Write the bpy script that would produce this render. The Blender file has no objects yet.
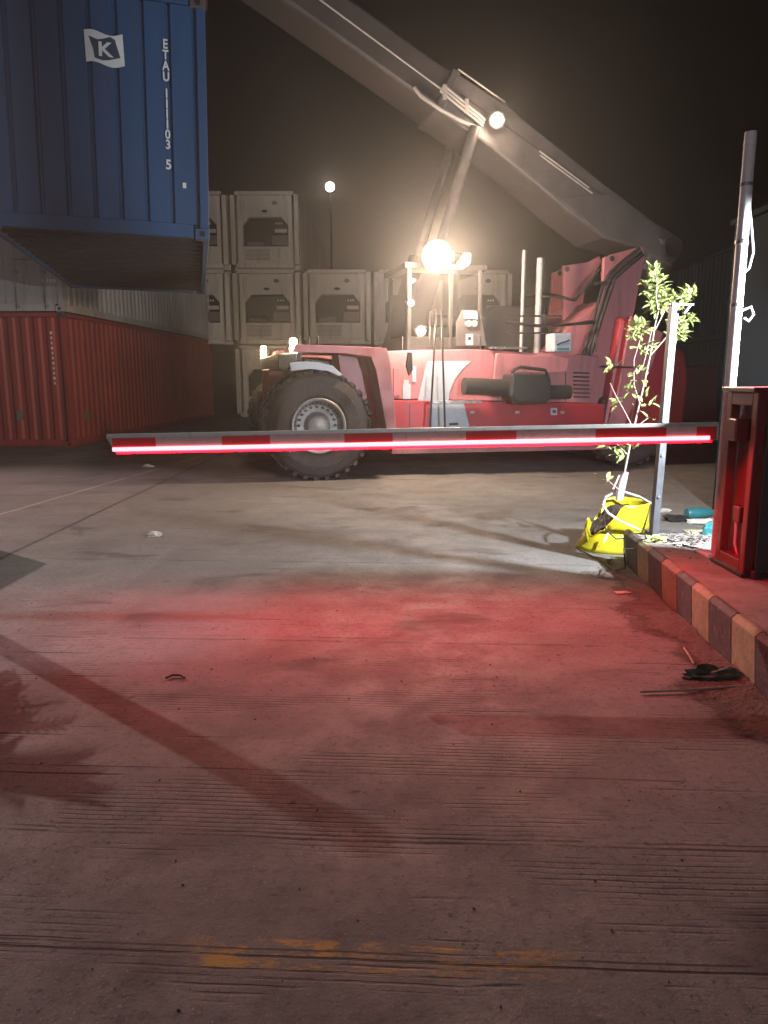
import bpy, bmesh, math, random
from mathutils import Vector, Matrix
R = math.radians
random.seed(7)
S = bpy.context.scene
COL = S.collection

# ------------------------------------------------------------------ camera
F = 740.0; PITCH = R(10.34); CAMZ = 1.5
cd = bpy.data.cameras.new('camera'); cam = bpy.data.objects.new('camera', cd); COL.objects.link(cam)
cam.location = (0, 0, CAMZ); cam.rotation_euler = (R(90) - PITCH, 0, 0)
cd.sensor_fit = 'VERTICAL'; cd.sensor_height = 24; cd.lens = 24 * F / 1024
cd.clip_start = 0.05; cd.clip_end = 500
S.camera = cam
# ------------------------------------------------------------------ world (night sky)
W = bpy.data.worlds.new('World'); S.world = W; W.use_nodes = True
bg = W.node_tree.nodes['Background']
bg.inputs[0].default_value = (0.62, 0.44, 0.48, 1); bg.inputs[1].default_value = 0.004
S.view_settings.view_transform = 'Standard'; S.view_settings.look = 'None'
S.view_settings.gamma = 1; S.view_settings.exposure = 0.0
S.cycles.use_denoising = True
try: S.cycles.denoiser = 'OPENIMAGEDENOISE'
except Exception: pass
S.cycles.volume_bounces = 0; S.cycles.max_bounces = 6; S.cycles.sample_clamp_indirect = 4
S.cycles.transparent_max_bounces = 12

# ------------------------------------------------------------------ light energies
def lamp_light(name, kind, loc, energy, color, radius=0.05, aim=None, cone=None, blend=0.3, parent=None):
    ld = bpy.data.lights.new(name, kind); ld.energy = energy; ld.color = color
    if kind in ('POINT', 'SPOT'): ld.shadow_soft_size = radius
    o = bpy.data.objects.new(name, ld); COL.objects.link(o); o.location = loc
    if parent: o.parent = parent
    if aim is not None:
        o.rotation_euler = (Vector(aim) - Vector(loc)).to_track_quat('-Z', 'Y').to_euler()
    if cone: ld.spot_size = R(cone); ld.spot_blend = blend
    return o
E_YARD, E_STREET, E_POLE = 13500, 1300, 1150
E_CAB, E_BOOM, E_LED = 780, 50, 60
lamp_light('yard_floodlight_beam', 'SPOT', (-17.4, 16.9, 9.9), E_YARD, (1, .70, .66), .05, (-3.9, 7.0, 0), 34, .9)
lamp_light('street_lamp_beam', 'POINT', (-3.0, -12.0, 5.5), E_STREET, (.94, .93, 1), .5)
lamp_light('booth_floodlight_beam', 'SPOT', (2.95, 4.58, 1.80), E_POLE, (.86, .93, 1), .04, (0.7, 7.2, 1.1), 122, .15)

# ------------------------------------------------------------------ pixel helpers (outline tracing at real distances)
def ray(px, py):
    a = (px - 384) / F; b = (512 - py) / F
    c, s = math.cos(PITCH), math.sin(PITCH)
    return Vector((a, c + b * s, -s + b * c))
def at_y(px, py, Y):
    d = ray(px, py); k = Y / d.y; return Vector((d.x * k, Y, CAMZ + d.z * k))
def at_z(px, py, Z):
    d = ray(px, py); k = (Z - CAMZ) / d.z; return Vector((d.x * k, d.y * k, Z))
YAW = R(14)
P0 = Vector((-3.98, 11.8, 0)); UA = Vector((math.cos(YAW), math.sin(YAW), 0)); UN = Vector((-math.sin(YAW), math.cos(YAW), 0))
VC = P0 + UA * 6.0
def vt(px, py, lat):
    d = ray(px, py); O = Vector((0, 0, CAMZ))
    k = (lat - (O - P0).dot(UN)) / d.dot(UN)
    p = O + d * k
    return ((p - P0).dot(UA) - 6.0, p.z)

# ------------------------------------------------------------------ materials
def mat(name, col, rough=.6, metal=0., var=.25, scale=3., dirt=None, dirt_amt=.4, bump=.15, bscale=60., spec=.5, streak=False, edge=False):
    m = bpy.data.materials.new(name); m.use_nodes = True; nt = m.node_tree; N = nt.nodes; L = nt.links
    b = N['Principled BSDF']; b.inputs['Metallic'].default_value = metal
    b.inputs['Specular IOR Level'].default_value = spec
    tc = N.new('ShaderNodeTexCoord'); mp = N.new('ShaderNodeMapping'); L.new(tc.outputs['Object'], mp.inputs[0])
    if streak: mp.inputs['Scale'].default_value = (1, 1, .12)
    n1 = N.new('ShaderNodeTexNoise'); n1.inputs['Scale'].default_value = scale; n1.inputs['Detail'].default_value = 8
    n1.inputs['Roughness'].default_value = .65; L.new(mp.outputs[0], n1.inputs['Vector'])
    r = N.new('ShaderNodeValToRGB'); r.color_ramp.elements[0].position = .3; r.color_ramp.elements[1].position = .72
    c = Vector(col)
    r.color_ramp.elements[0].color = (*(c * (1 - var)), 1); r.color_ramp.elements[1].color = (*[min(1, x * (1 + var * .6)) for x in c], 1)
    L.new(n1.outputs[0], r.inputs[0]); out = r.outputs[0]
    if dirt:
        n2 = N.new('ShaderNodeTexNoise'); n2.inputs['Scale'].default_value = scale * 2.3; n2.inputs['Detail'].default_value = 10
        n2.inputs['Roughness'].default_value = .75; L.new(mp.outputs[0], n2.inputs['Vector'])
        r2 = N.new('ShaderNodeValToRGB'); r2.color_ramp.elements[0].position = .52; r2.color_ramp.elements[1].position = .68
        r2.color_ramp.elements[1].color = (dirt_amt, dirt_amt, dirt_amt, 1); L.new(n2.outputs[0], r2.inputs[0])
        mx = N.new('ShaderNodeMix'); mx.data_type = 'RGBA'; L.new(r2.outputs[0], mx.inputs['Factor']); L.new(out, mx.inputs['A'])
        mx.inputs['B'].default_value = (*dirt, 1); out = mx.outputs['Result']
    L.new(out, b.inputs['Base Color'])
    if edge:
        at_ = N.new('ShaderNodeAttribute'); at_.attribute_name = 'cover'; ne = N.new('ShaderNodeTexNoise'); ne.inputs['Scale'].default_value = 16; ne.inputs['Detail'].default_value = 9
        ne.inputs['Roughness'].default_value = .75; L.new(tc.outputs['Object'], ne.inputs['Vector'])
        ad = N.new('ShaderNodeMath'); ad.operation = 'ADD'; L.new(at_.outputs['Fac'], ad.inputs[0]); L.new(ne.outputs[0], ad.inputs[1])
        me_ = N.new('ShaderNodeMapRange'); me_.inputs['From Min'].default_value = .72; me_.inputs['From Max'].default_value = 1.05; L.new(ad.outputs[0], me_.inputs['Value']); L.new(me_.outputs[0], b.inputs['Alpha'])
    mr = N.new('ShaderNodeMapRange'); mr.inputs['To Min'].default_value = max(.05, rough - .12); mr.inputs['To Max'].default_value = min(1, rough + .15)
    L.new(n1.outputs[0], mr.inputs['Value']); L.new(mr.outputs[0], b.inputs['Roughness'])
    if bump:
        n3 = N.new('ShaderNodeTexNoise'); n3.inputs['Scale'].default_value = bscale; n3.inputs['Detail'].default_value = 4
        L.new(tc.outputs['Object'], n3.inputs['Vector'])
        bp = N.new('ShaderNodeBump'); bp.inputs['Strength'].default_value = bump; bp.inputs['Distance'].default_value = .01
        L.new(n3.outputs[0], bp.inputs['Height']); L.new(bp.outputs[0], b.inputs['Normal'])
    return m
def emis(name, col, strength):
    m = bpy.data.materials.new(name); m.use_nodes = True; nt = m.node_tree
    b = nt.nodes['Principled BSDF']; b.inputs['Base Color'].default_value = (.8, .8, .8, 1)
    b.inputs['Emission Color'].default_value = (*col, 1); b.inputs['Emission Strength'].default_value = strength
    return m
RUST = (.10, .045, .025); GRIME = (.05, .042, .038)
M = dict(
    blue=mat('blue_container_paint', (.018, .072, .18), .55, 0, .3, 1.6, GRIME, .5, streak=True),
    red=mat('red_container_paint', (.33, .052, .042), .6, 0, .3, 1.6, RUST, .6, streak=True),
    grey=mat('grey_container_paint', (.46, .47, .47), .6, 0, .25, 1.8, RUST, .5, streak=True),
    dblue=mat('dark_container_paint', (.05, .06, .09), .6, 0, .3, 1.8, RUST, .5, streak=True),
    reefer=mat('reefer_white_paint', (.74, .68, .62), .5, 0, .2, 1.4, GRIME, .45, streak=True),
    under=mat('container_underside_steel', (.022, .015, .015), .8, 0, .4, 3, RUST, .6),
    castg=mat('casting_steel', (.10, .08, .08), .6, .2, .3, 6, RUST, .5),
    white=mat('white_marking_paint', (.75, .75, .75), .6, 0, .12, 8, (.3, .3, .3), .3, 0),
    logo_dark=mat('dark_marking_paint', (.03, .055, .09), .6, 0, .1, 8, None, 0, 0),
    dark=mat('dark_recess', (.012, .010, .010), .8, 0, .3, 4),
    unit=mat('reefer_unit_grey', (.20, .19, .18), .6, .1, .3, 8, GRIME, .5),
    vred=mat('vehicle_red_paint', (.34, .022, .038), .4, 0, .15, 2, GRIME, .35, .05),
    vpink=mat('vehicle_faded_veiled_red', (.40, .145, .165), .5, 0, .22, 3, (.10, .06, .055), .6, .08, 30, streak=True),  # faded red paled further, the lamp-glare veil put into its colour
    vwhite=mat('vehicle_white_paint', (.36, .40, .46), .4, 0, .08, 2, GRIME, .25, .04),
    boom=mat('boom_grey_paint', (.085, .078, .078), .5, .1, .35, 2, GRIME, .7, .08),
    boom2=mat('boom_inner_grey_paint', (.065, .058, .057), .4, .2, .2, 2, GRIME, .5, .05),
    black=mat('black_steel', (.035, .033, .033), .45, .3, .3, 6, GRIME, .3),
    hose=mat('black_rubber_hose', (.018, .016, .017), .5, 0, .3, 10),
    tyre=mat('tyre_rubber', (.062, .052, .049), .8, 0, .35, 6, (.14, .11, .10), .5, .4, 40),
    rim=mat('rim_grey_metal', (.36, .34, .33), .5, .3, .2, 8, GRIME, .5),
    chrome=mat('polished_metal', (.7, .7, .7), .25, .9, .1, 8, None, 0, 0),
    glass=None,
    concrete=mat('kerb_concrete', (.21, .185, .17), .85, 0, .35, 5, (.09, .07, .06), .6, .5, 35),
    kyellow=mat('kerb_yellow_paint', (.25, .225, .13), .75, 0, .35, 7, (.13, .115, .10), .95, .4, 40),
    kblack=mat('kerb_black_paint', (.055, .05, .05), .75, 0, .4, 9, (.17, .14, .13), .6, .4, 40),
    cabred=mat('barrier_red_paint', (.15, .012, .018), .35, 0, .15, 5, GRIME, .3, .05),
    cabdark=mat('barrier_dark_door', (.035, .045, .045), .45, 0, .2, 5, GRIME, .3, .05),
    armwhite=mat('arm_white_reflective', (.48, .48, .45), .5, 0, .1, 12, GRIME, .3, .03),
    armred=mat('arm_red_reflective', (.55, .015, .03), .45, 0, .1, 12, GRIME, .2, .03),
    galv=mat('galvanised_steel', (.26, .27, .30), .4, .5, .2, 14, RUST, .3, .1),
    wpole=mat('white_pole_paint', (.74, .74, .76), .5, 0, .08, 10, GRIME, .2, .05),
    yellow=mat('yellow_plastic', (.60, .50, .02), .38, 0, .12, 9, (.20, .15, .05), .6, .15, 30),
    soil=mat('soil', (.055, .038, .03), .95, 0, .5, 20, None, 0, 1, 60),
    bark=mat('young_bark', (.42, .34, .29), .8, 0, .25, 20),
    leaf=mat('leaf_green', (.42, .48, .17), .5, 0, .35, 14, None, 0, .1),
    leafdark=mat('dark_foliage', (.05, .08, .03), .6, 0, .4, 6),
    cloth=mat('white_cloth_wrap', (.62, .58, .58), .9, 0, .2, 20),
    cable=mat('white_cable', (.60, .58, .60), .6, 0, .15, 20, None, 0, 0),
    teal=mat('teal_plastic', (.03, .16, .18), .35, 0, .2, 14, None, 0, 0),
    paper=mat('crumpled_paper', (.62, .58, .52), .9, 0, .2, 20),
    dgreen=mat('dark_green_sheet', (.012, .05, .035), .5, 0, .4, 12),
    wood=mat('dry_wood', (.30, .24, .18), .9, 0, .3, 30),
    booth=mat('booth_dark_wall', (.016, .02, .024), .9, 0, .25, 2, None, 0, spec=.03, streak=True),
    lemis=emis('lamp_warm_emission', (1, .84, .58), 30),
    lemis2=emis('lamp_small_emission', (1, .90, .72), 18),
    markr=emis('marker_amber_emission', (1, .72, .36), 14),
    led=emis('led_strip_emission', (1, .17, .19), 5.0),
    pinkled=emis('pink_led_emission', (1, .55, .60), .9),
)
g = bpy.data.materials.new('cab_glass'); g.use_nodes = True; b = g.node_tree.nodes['Principled BSDF']
b.inputs['Base Color'].default_value = (.015, .015, .015, 1); b.inputs['Roughness'].default_value = .05; b.inputs['Specular IOR Level'].default_value = .25; b.inputs['Alpha'].default_value = .5
M['glass'] = g

# ------------------------------------------------------------------ mesh helpers
def box(bm, c, s, rot=None):
    vs = []
    for x in (-.5, .5):
        for y in (-.5, .5):
            for z in (-.5, .5):
                v = Vector((x * s[0], y * s[1], z * s[2]))
                if rot is not None: v = rot @ v
                vs.append(bm.verts.new(v + Vector(c)))
    for f in ((0, 1, 3, 2), (4, 6, 7, 5), (0, 4, 5, 1), (2, 3, 7, 6), (0, 2, 6, 4), (1, 5, 7, 3)):
        bm.faces.new([vs[i] for i in f])
def prism(bm, pts, y0, y1):
    a = [bm.verts.new((p[0], y0, p[1])) for p in pts]; b_ = [bm.verts.new((p[0], y1, p[1])) for p in pts]
    bm.faces.new(a); bm.faces.new(b_[::-1]); n = len(pts)
    for i in range(n): bm.faces.new((a[i], b_[i], b_[(i + 1) % n], a[(i + 1) % n]))
def tube(bm, pts, r, seg=8, caps=True):
    pts = [Vector(p) for p in pts]; rings = []
    rr = r if hasattr(r, '__len__') else [r] * len(pts)
    up = Vector((0, 0, 1)); prev = None
    for i, p in enumerate(pts):
        d = (pts[min(i + 1, len(pts) - 1)] - pts[max(i - 1, 0)]).normalized()
        if prev is None:
            a = d.orthogonal().normalized()
        else:
            a = (prev - d * prev.dot(d)); a = a.normalized() if a.length > 1e-6 else d.orthogonal().normalized()
        prev = a; c = d.cross(a)
        rings.append([bm.verts.new(p + (a * math.cos(2 * math.pi * k / seg) + c * math.sin(2 * math.pi * k / seg)) * rr[i]) for k in range(seg)])
    for i in range(len(rings) - 1):
        for k in range(seg):
            bm.faces.new((rings[i][k], rings[i][(k + 1) % seg], rings[i + 1][(k + 1) % seg], rings[i + 1][k]))
    if caps: bm.faces.new(rings[0][::-1]); bm.faces.new(rings[-1])
def lathe(bm, prof, c=(0, 0, 0), seg=48, axis='Y', closed=False, cap0=True):
    rings = []
    for (r, h) in prof:
        ring = []
        for k in range(seg):
            a = 2 * math.pi * k / seg; u, v = r * math.cos(a), r * math.sin(a)
            p = (u, h, v) if axis == 'Y' else (u, v, h)
            ring.append(bm.verts.new(Vector(p) + Vector(c)))
        rings.append(ring)
    n = len(rings)
    for i in range(n if closed else n - 1):
        a, b_ = rings[i], rings[(i + 1) % n]
        for k in range(seg): bm.faces.new((a[k], a[(k + 1) % seg], b_[(k + 1) % seg], b_[k]))
    if not closed:
        if cap0 and prof[0][0] > 1e-4: bm.faces.new(rings[0][::-1])
        if prof[-1][0] > 1e-4: bm.faces.new(rings[-1])
def obj(name, bm, m, parent=None, bevel=0, smooth=False, label=None, loc=None, rot=None):
    bmesh.ops.recalc_face_normals(bm, faces=bm.faces)
    me = bpy.data.meshes.new(name); bm.to_mesh(me); bm.free()
    if m: me.materials.append(m)
    o = bpy.data.objects.new(name, me); COL.objects.link(o)
    if parent: o.parent = parent
    if loc is not None: o.location = loc
    if rot is not None: o.rotation_euler = rot
    if smooth:
        me.shade_smooth()
        md = o.modifiers.new('es', 'EDGE_SPLIT'); md.split_angle = R(40)
    if bevel:
        md = o.modifiers.new('bevel', 'BEVEL'); md.width = bevel; md.segments = 2; md.limit_method = 'ANGLE'; md.angle_limit = R(35)
    if label: o['label'] = label
    return o
def thing(name, label, cat, loc=(0, 0, 0), rz=0, group=None, ry=0):
    o = bpy.data.objects.new(name, None); COL.objects.link(o); o.empty_display_size = .2
    o.location = loc; o.rotation_euler = (0, ry, rz); tag(o, label, cat, group); return o
def tag(o, label, cat, group=None):
    o['label'] = label; o['category'] = cat
    if group: o['group'] = group
    return o
def struct(o, kind='structure'): o['kind'] = kind; return o
def BM(): return bmesh.new()
def part(name, m, parent, fn, **kw):
    bm = BM(); fn(bm); return obj(name, bm, m, parent, **kw)
def dup(root, loc, rz, label):
    def cp(o, par):
        c = o.copy(); COL.objects.link(c); c.parent = par
        for ch in o.children: cp(ch, c)
        return c
    r = cp(root, None); r.location = loc; r.rotation_euler = (0, 0, rz); r['label'] = label; return r
def text_mesh(name, txt, size, m, parent, loc, rot=(R(90), 0, 0), depth=.002, stacked=False, spacing=1.0, sx=1.0):
    cu = bpy.data.curves.new(name, 'FONT'); cu.body = txt; cu.size = size; cu.extrude = depth; cu.offset = .025 * size
    cu.align_x = 'CENTER'; cu.align_y = 'TOP'; cu.space_line = spacing
    t = bpy.data.objects.new(name + '_tmp', cu); COL.objects.link(t)
    dg = bpy.context.evaluated_depsgraph_get(); me = bpy.data.meshes.new_from_object(t.evaluated_get(dg))
    bpy.data.objects.remove(t); me.materials.clear(); me.materials.append(m); me.name = name
    for v in me.vertices: v.co.x *= sx
    o = bpy.data.objects.new(name, me); COL.objects.link(o); o.parent = parent; o.location = loc; o.rotation_euler = rot
    return o

# ------------------------------------------------------------------ ground
def ground_material():
    m = bpy.data.materials.new('yard_concrete'); m.use_nodes = True; nt = m.node_tree; N = nt.nodes; L = nt.links
    b = N['Principled BSDF']; b.inputs['Specular IOR Level'].default_value = .4
    tc = N.new('ShaderNodeTexCoord'); sp = N.new('ShaderNodeSeparateXYZ'); L.new(tc.outputs['Object'], sp.inputs[0])
    def noise(scale, detail=6, rough=.6, vec=None, dist=0):
        n = N.new('ShaderNodeTexNoise'); n.inputs['Scale'].default_value = scale; n.inputs['Detail'].default_value = detail
        n.inputs['Roughness'].default_value = rough; n.inputs['Distortion'].default_value = dist
        L.new(vec if vec else tc.outputs['Object'], n.inputs['Vector']); return n.outputs[0]
    def mapped(sx, sy):
        mp = N.new('ShaderNodeMapping'); mp.inputs['Scale'].default_value = (sx, sy, 1); L.new(tc.outputs['Object'], mp.inputs[0]); return mp.outputs[0]
    def ramp(v, a, c, lo=0, hi=1):
        r = N.new('ShaderNodeMapRange'); r.interpolation_type = 'SMOOTHSTEP'; r.inputs['From Min'].default_value = a; r.inputs['From Max'].default_value = c
        r.inputs['To Min'].default_value = lo; r.inputs['To Max'].default_value = hi; L.new(v, r.inputs['Value']); return r.outputs[0]
    def mth(op, a, c=None):
        n = N.new('ShaderNodeMath'); n.operation = op
        for i, q in enumerate((a, c)):
            if q is None: continue
            if isinstance(q, (int, float)): n.inputs[i].default_value = q
            else: L.new(q, n.inputs[i])
        return n.outputs[0]
    def mix(f, a, c):
        n = N.new('ShaderNodeMix'); n.data_type = 'RGBA'
        L.new(f, n.inputs['Factor'])
        for k, q in (('A', a), ('B', c)):
            if isinstance(q, tuple): n.inputs[k].default_value = (*q, 1)
            else: L.new(q, n.inputs[k])
        return n.outputs['Result']
    X, Y = sp.outputs[0], sp.outputs[1]
    big = noise(.45, 6, .6); mid = noise(2.6, 8, .7); fine = noise(28, 6, .7); stre = noise(1.0, 8, .7, mapped(.7, 7))
    base = mix(ramp(big, .3, .7), (.14, .134, .128), (.225, .217, .208))
    base = mix(ramp(mid, .35, .75, 0, .5), base, (.11, .105, .10))
    base = mix(ramp(stre, .50, .78, 0, .40), base, (.10, .095, .09))
    base = mix(ramp(fine, .47, .70, 0, .75), base, (.085, .08, .075)); pit = mth('MULTIPLY', ramp(noise(46, 3, .5), .62, .68), ramp(noise(1.6, 4, .6), .42, .6)); base = mix(mth('MULTIPLY', pit, .8), base, (.04, .037, .035)); base = mix(ramp(noise(110, 2, .5), .62, .70, 0, .5), base, (.38, .36, .34)); pt = noise(.33, 3, .5, None, 1.2); base = mix(ramp(pt, .50, .54, 0, .35), base, (.11, .10, .095))
    # oil and tyre stains
    st = noise(1.15, 5, .55, mapped(1, 1.6), .6)
    base = mix(ramp(st, .55, .70, 0, .8), base, (.065, .058, .055))
    spk = noise(7.0, 3, .5, mapped(1, 1.8)); base = mix(ramp(spk, .70, .76, 0, .85), base, (.045, .036, .034))
    # wobbling lateral coordinate for grooves and joints
    wob = mth('MULTIPLY', mth('SUBTRACT', noise(.8, 4, .6), .5), .05)
    yy = mth('ADD', mth('ADD', Y, wob), mth('MULTIPLY', X, .05))
    # brushed grooves
    gs = mth('SINE', mth('MULTIPLY', yy, 2 * math.pi / .026))
    gmask = mth('MULTIPLY', ramp(noise(1.3, 4, .6, mapped(.6, 2.2)), .50, .60), ramp(Y, 6.5, 3.2))
    groove = mth('MULTIPLY', mth('MULTIPLY', ramp(gs, .25, .95), gmask), ramp(noise(1.0, 5, .7, mapped(2.2, 38)), .36, .56))
    base = mix(mth('MULTIPLY', groove, .5), base, (.055, .045, .043))
    # long thin cracks running across
    cr = mth('SINE', mth('MULTIPLY', yy, 2 * math.pi / .31)); crm = ramp(noise(1.7, 3, .5, mapped(.45, 3)), .47, .56)
    crack = mth('MULTIPLY', ramp(cr, .985, 1.0), crm); crack = mth('MULTIPLY', crack, ramp(noise(.9, 4, .6), .5, .6)); base = mix(mth('MULTIPLY', crack, .7), base, (.03, .025, .024))
    def line(coord, c0, w, brk=None, amt=.9, col=(.03, .026, .025)):
        nonlocal base
        d = mth('ABSOLUTE', mth('SUBTRACT', coord, c0)); f = ramp(d, w, w * .4)
        if brk: f = mth('MULTIPLY', f, brk)
        f = mth('MULTIPLY', f, amt); base = mix(f, base, col); return f
    brk = ramp(noise(2.2, 5, .7), .40, .52)
    # worn yellow stop line
    yn = noise(9, 10, .85, mapped(.6, 2)); yb = ramp(noise(3.1, 5, .65), .38, .50)
    d = mth('ABSOLUTE', mth('SUBTRACT', yy, 1.70)); f = mth('MULTIPLY', ramp(d, .06, .045), mth('MULTIPLY', ramp(yn, .47, .56), mth('MULTIPLY', yb, ramp(mth('ABSOLUTE', mth('ADD', X, .05)), .60, .38))))
    base = mix(mth('MULTIPLY', f, .9), base, (.42, .25, .05))
    j = [line(yy, 1.69, .006, ramp(noise(1.2, 5, .7), .35, .45)), line(yy, 1.716, .005, brk), line(yy, 2.20, .007, brk), line(yy, 2.225, .005, brk),
         line(yy, 2.62, .006, brk), line(yy, 4.05, .012, brk, .6), line(yy, 5.9, .02, brk, .5), line(yy, 1.40, .005, brk)]
    xx = mth('ADD', X, mth('MULTIPLY', wob, .8))
    line(xx, -3.22, .03, ramp(noise(3, 4, .6), .25, .4)); line(mth('ADD', xx, mth('MULTIPLY', Y, -.12)), -5.23, .035, ramp(noise(1.3, 4, .6), .4, .5), .55, (.5, .48, .46))
    sl = ramp(X, -3.21, -3.25, 0, .22); base = mix(sl, base, (.16, .13, .13))
    L.new(base, b.inputs['Base Color'])
    L.new(ramp(mid, .3, .7, .62, .9), b.inputs['Roughness'])
    h = mth('ADD', mth('MULTIPLY', fine, .5), mth('MULTIPLY', noise(90, 3, .6), .3)); h = mth('SUBTRACT', h, mth('MULTIPLY', groove, .8)); h = mth('SUBTRACT', h, j[0]); h = mth('SUBTRACT', h, crack)
    bp = N.new('ShaderNodeBump'); bp.inputs['Strength'].default_value = .7; bp.inputs['Distance'].default_value = .008
    L.new(h, bp.inputs['Height']); L.new(bp.outputs[0], b.inputs['Normal'])
    return m
bm = BM(); vs = [bm.verts.new(p) for p in ((-90, -15, 0), (90, -15, 0), (90, 130, 0), (-90, 130, 0))]; bm.faces.new(vs)
struct(obj('ground', bm, ground_material()))

# ------------------------------------------------------------------ containers
def corr_wall(bm, L_, h, z0, pitch, depth, y, sgn, axis='x', narrow=False):
    """trapezoid corrugated sheet centred on 0 along axis, outer crest at y"""
    n = max(1, round(L_ / pitch)); p = L_ / n; pts = []
    for i in range(n):
        a = -L_ / 2 + i * p
        if narrow: pts += [(a, 0), (a + p * .80, 0), (a + p * .86, depth), (a + p * .94, depth)]; continue
        pts += [(a, 0), (a + p * .36, 0), (a + p * .5, depth), (a + p * .86, depth)]
    pts.append((L_ / 2, 0))
    lo = []; hi = []
    for (u, d) in pts:
        q = y - sgn * d
        xy = (u, q) if axis == 'x' else (q, u)
        lo.append(bm.verts.new((*xy, z0))); hi.append(bm.verts.new((*xy, z0 + h)))
    for i in range(len(lo) - 1): bm.faces.new((lo[i], lo[i + 1], hi[i + 1], hi[i]))
def container(name, label, loc, rz, Lc, H, mm, near='wall', ry=0, group=None, Wd=2.44, text=None, detail=True):
    """near end is -y; long axis y"""
    t = thing(name, label, 'container', loc, rz, group, ry)
    h0 = .16; hw = H - .16 - .11
    def frame(bm):
        for sx in (-1, 1):
            for sy in (-1, 1): box(bm, (sx * (Wd / 2 - .05), sy * (Lc / 2 - .05), H / 2), (.10, .10, H - .24))
            box(bm, (sx * (Wd / 2 - .035), 0, .085), (.07, Lc - .36, .15)); box(bm, (sx * (Wd / 2 - .03), 0, H - .055), (.06, Lc - .36, .09))
        for sy in (-1, 1):
            box(bm, (0, sy * (Lc / 2 - .035), .085), (Wd - .36, .07, .15)); box(bm, (0, sy * (Lc / 2 - .03), H - .055), (Wd - .36, .06, .09))
    part('frame', mm, t, frame, bevel=.006)
    for sx in (-1, 1):
        part('side_wall', mm, t, lambda bm: corr_wall(bm, Lc - .2, hw, h0, .278, .036, sx * (Wd / 2 - .012), sx, 'y'))
    for sy in (-1, 1):
        if sy == -1 and near == 'doors':
            for s in (-1, 1):
                def door(bm):
                    w = Wd / 2 - .11; cx = s * (w / 2 + .005)
                    box(bm, (cx, -Lc / 2 + .045, H / 2 + .02), (w, .04, hw))
                    for k in range(1, 6): box(bm, (cx, -Lc / 2 + .022, h0 + hw * k / 6), (w - .1, .016, .10))
                d = part('door', mm, t, door, bevel=.005)
                for q in (.22, .78):
                    x = s * (.02 + (Wd / 2 - .12) * q)
                    def rod(bm):
                        tube(bm, [(x, -Lc / 2 - .012, .04), (x, -Lc / 2 - .012, H - .06)], .017, 8)
                        for zz in (.10, .8, 1.5, 2.2, H - .15): box(bm, (x, -Lc / 2 + .005, zz), (.08, .04, .06))
                    part('lock_rod', M['galv'], d, rod)
                    part('handle', M['galv'], d, lambda bm: box(bm, (x + s * .18, -Lc / 2 - .025, 1.05 + .12 * (q > .5)), (.42, .012, .035)))
        else:
            part('end_wall', mm, t, lambda bm: corr_wall(bm, Wd - .2, hw, h0, .27, .040, sy * (Lc / 2 - .015), sy, 'x', narrow=(Lc < 8)))
    part('roof', mm, t, lambda bm: box(bm, (0, 0, H - .035), (Wd - .13, Lc - .13, .02)))
    def floor(bm):
        box(bm, (0, 0, .145), (Wd - .15, Lc - .15, .03))
        n = int(Lc / .32)
        for i in range(n):
            y = -Lc / 2 + .25 + i * (Lc - .5) / (n - 1); box(bm, (0, y, .08), (Wd - .16, .05, .10))
    part('floor_frame', M['under'], t, floor)
    def cast(bm):
        box(bm, (0, 0, 0), (.165, .165, .118))
    for sx in (-1, 1):
        for sy in (-1, 1):
            for z in (.06, H - .06):
                c = part('corner_casting', M['castg'] if z > 1 else mm, t, cast, bevel=.008, loc=(sx * (Wd / 2 - .082), sy * (Lc / 2 - .082), z))
                if sy == -1: part('casting_hole', M['dark'], c, lambda bm: lathe(bm, [(.034, -.0845), (.034, -.0835)], seg=16))
    return t

# blue container held by the reach stacker (20 ft)
BL, BW, BH = 6.06, 2.44, 2.59
BT = R(1.2)
nr = Vector((-2.06, 9.17, 3.12))                 # near right lower corner
ux = Vector((math.cos(YAW), math.sin(YAW), 0)); uy = Vector((-math.sin(YAW), math.cos(YAW), 0))
bc = nr - ux * BW / 2 + uy * BL / 2
blue = container('shipping_container', 'blue shipping container held up in the air with a white flag logo', bc, YAW, BL, BH, M['blue'], ry=BT)
yF = -BL / 2 - .006
# upright stacked code near the right post
cx0 = BW / 2 - .44
def code(parent, chars, x, z, size, pitch, y, m=M['white']):
    for i, ch in enumerate(chars):
        if ch == ' ': continue
        text_mesh('code_letter', ch, size, m, parent, (x, y, z - i * pitch), sx=.62)
for i, ch in enumerate('ETAU'): text_mesh('code_letter', ch, .135, M['white'], blue, (cx0, yF, 2.12 - i * .112), sx=.8)
for i, ch in enumerate('111103'): text_mesh('code_number', ch, .135, M['white'], blue, (cx0, yF, 1.61 - i * .108), sx=.85)
text_mesh('code_number', '5', .145, M['white'], blue, (cx0, yF, .86), sx=.9)
# flag logo
def flag(bm, pts, y0, y1): prism(bm, pts, y0, y1)
lx, lz, lw, lh = .13, 1.93, .40, .32
def flag_outline(n=14, k=1.0, sc=1.0):
    top = []; bot = []
    for i in range(n + 1):
        u = i / n; w = .022 * math.sin(u * 2 * math.pi + .4)
        top.append((lx + (u - .5) * lw * sc, lz + (lh / 2) * sc + w)); bot.append((lx + (u - .5) * lw * sc + .012, lz - (lh / 2) * sc + w))
    return top + bot[::-1]
lg = part('flag_logo', M['white'], blue, lambda bm: prism(bm, flag_outline(), yF - .002, yF + .002))
def swal(bm):
    L0 = [(-.155, .115), (-.06, .085), (.0, .10), (.07, .125), (.12, .10), (.135, .04), (.17, -.075), (.05, -.11), (-.02, -.12), (-.10, -.10), (-.11, -.02)]
    prism(bm, [(lx + a, lz + c_) for a, c_ in L0], yF - .006, yF - .0025)
part('logo_field', M['logo_dark'], lg, swal)
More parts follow.
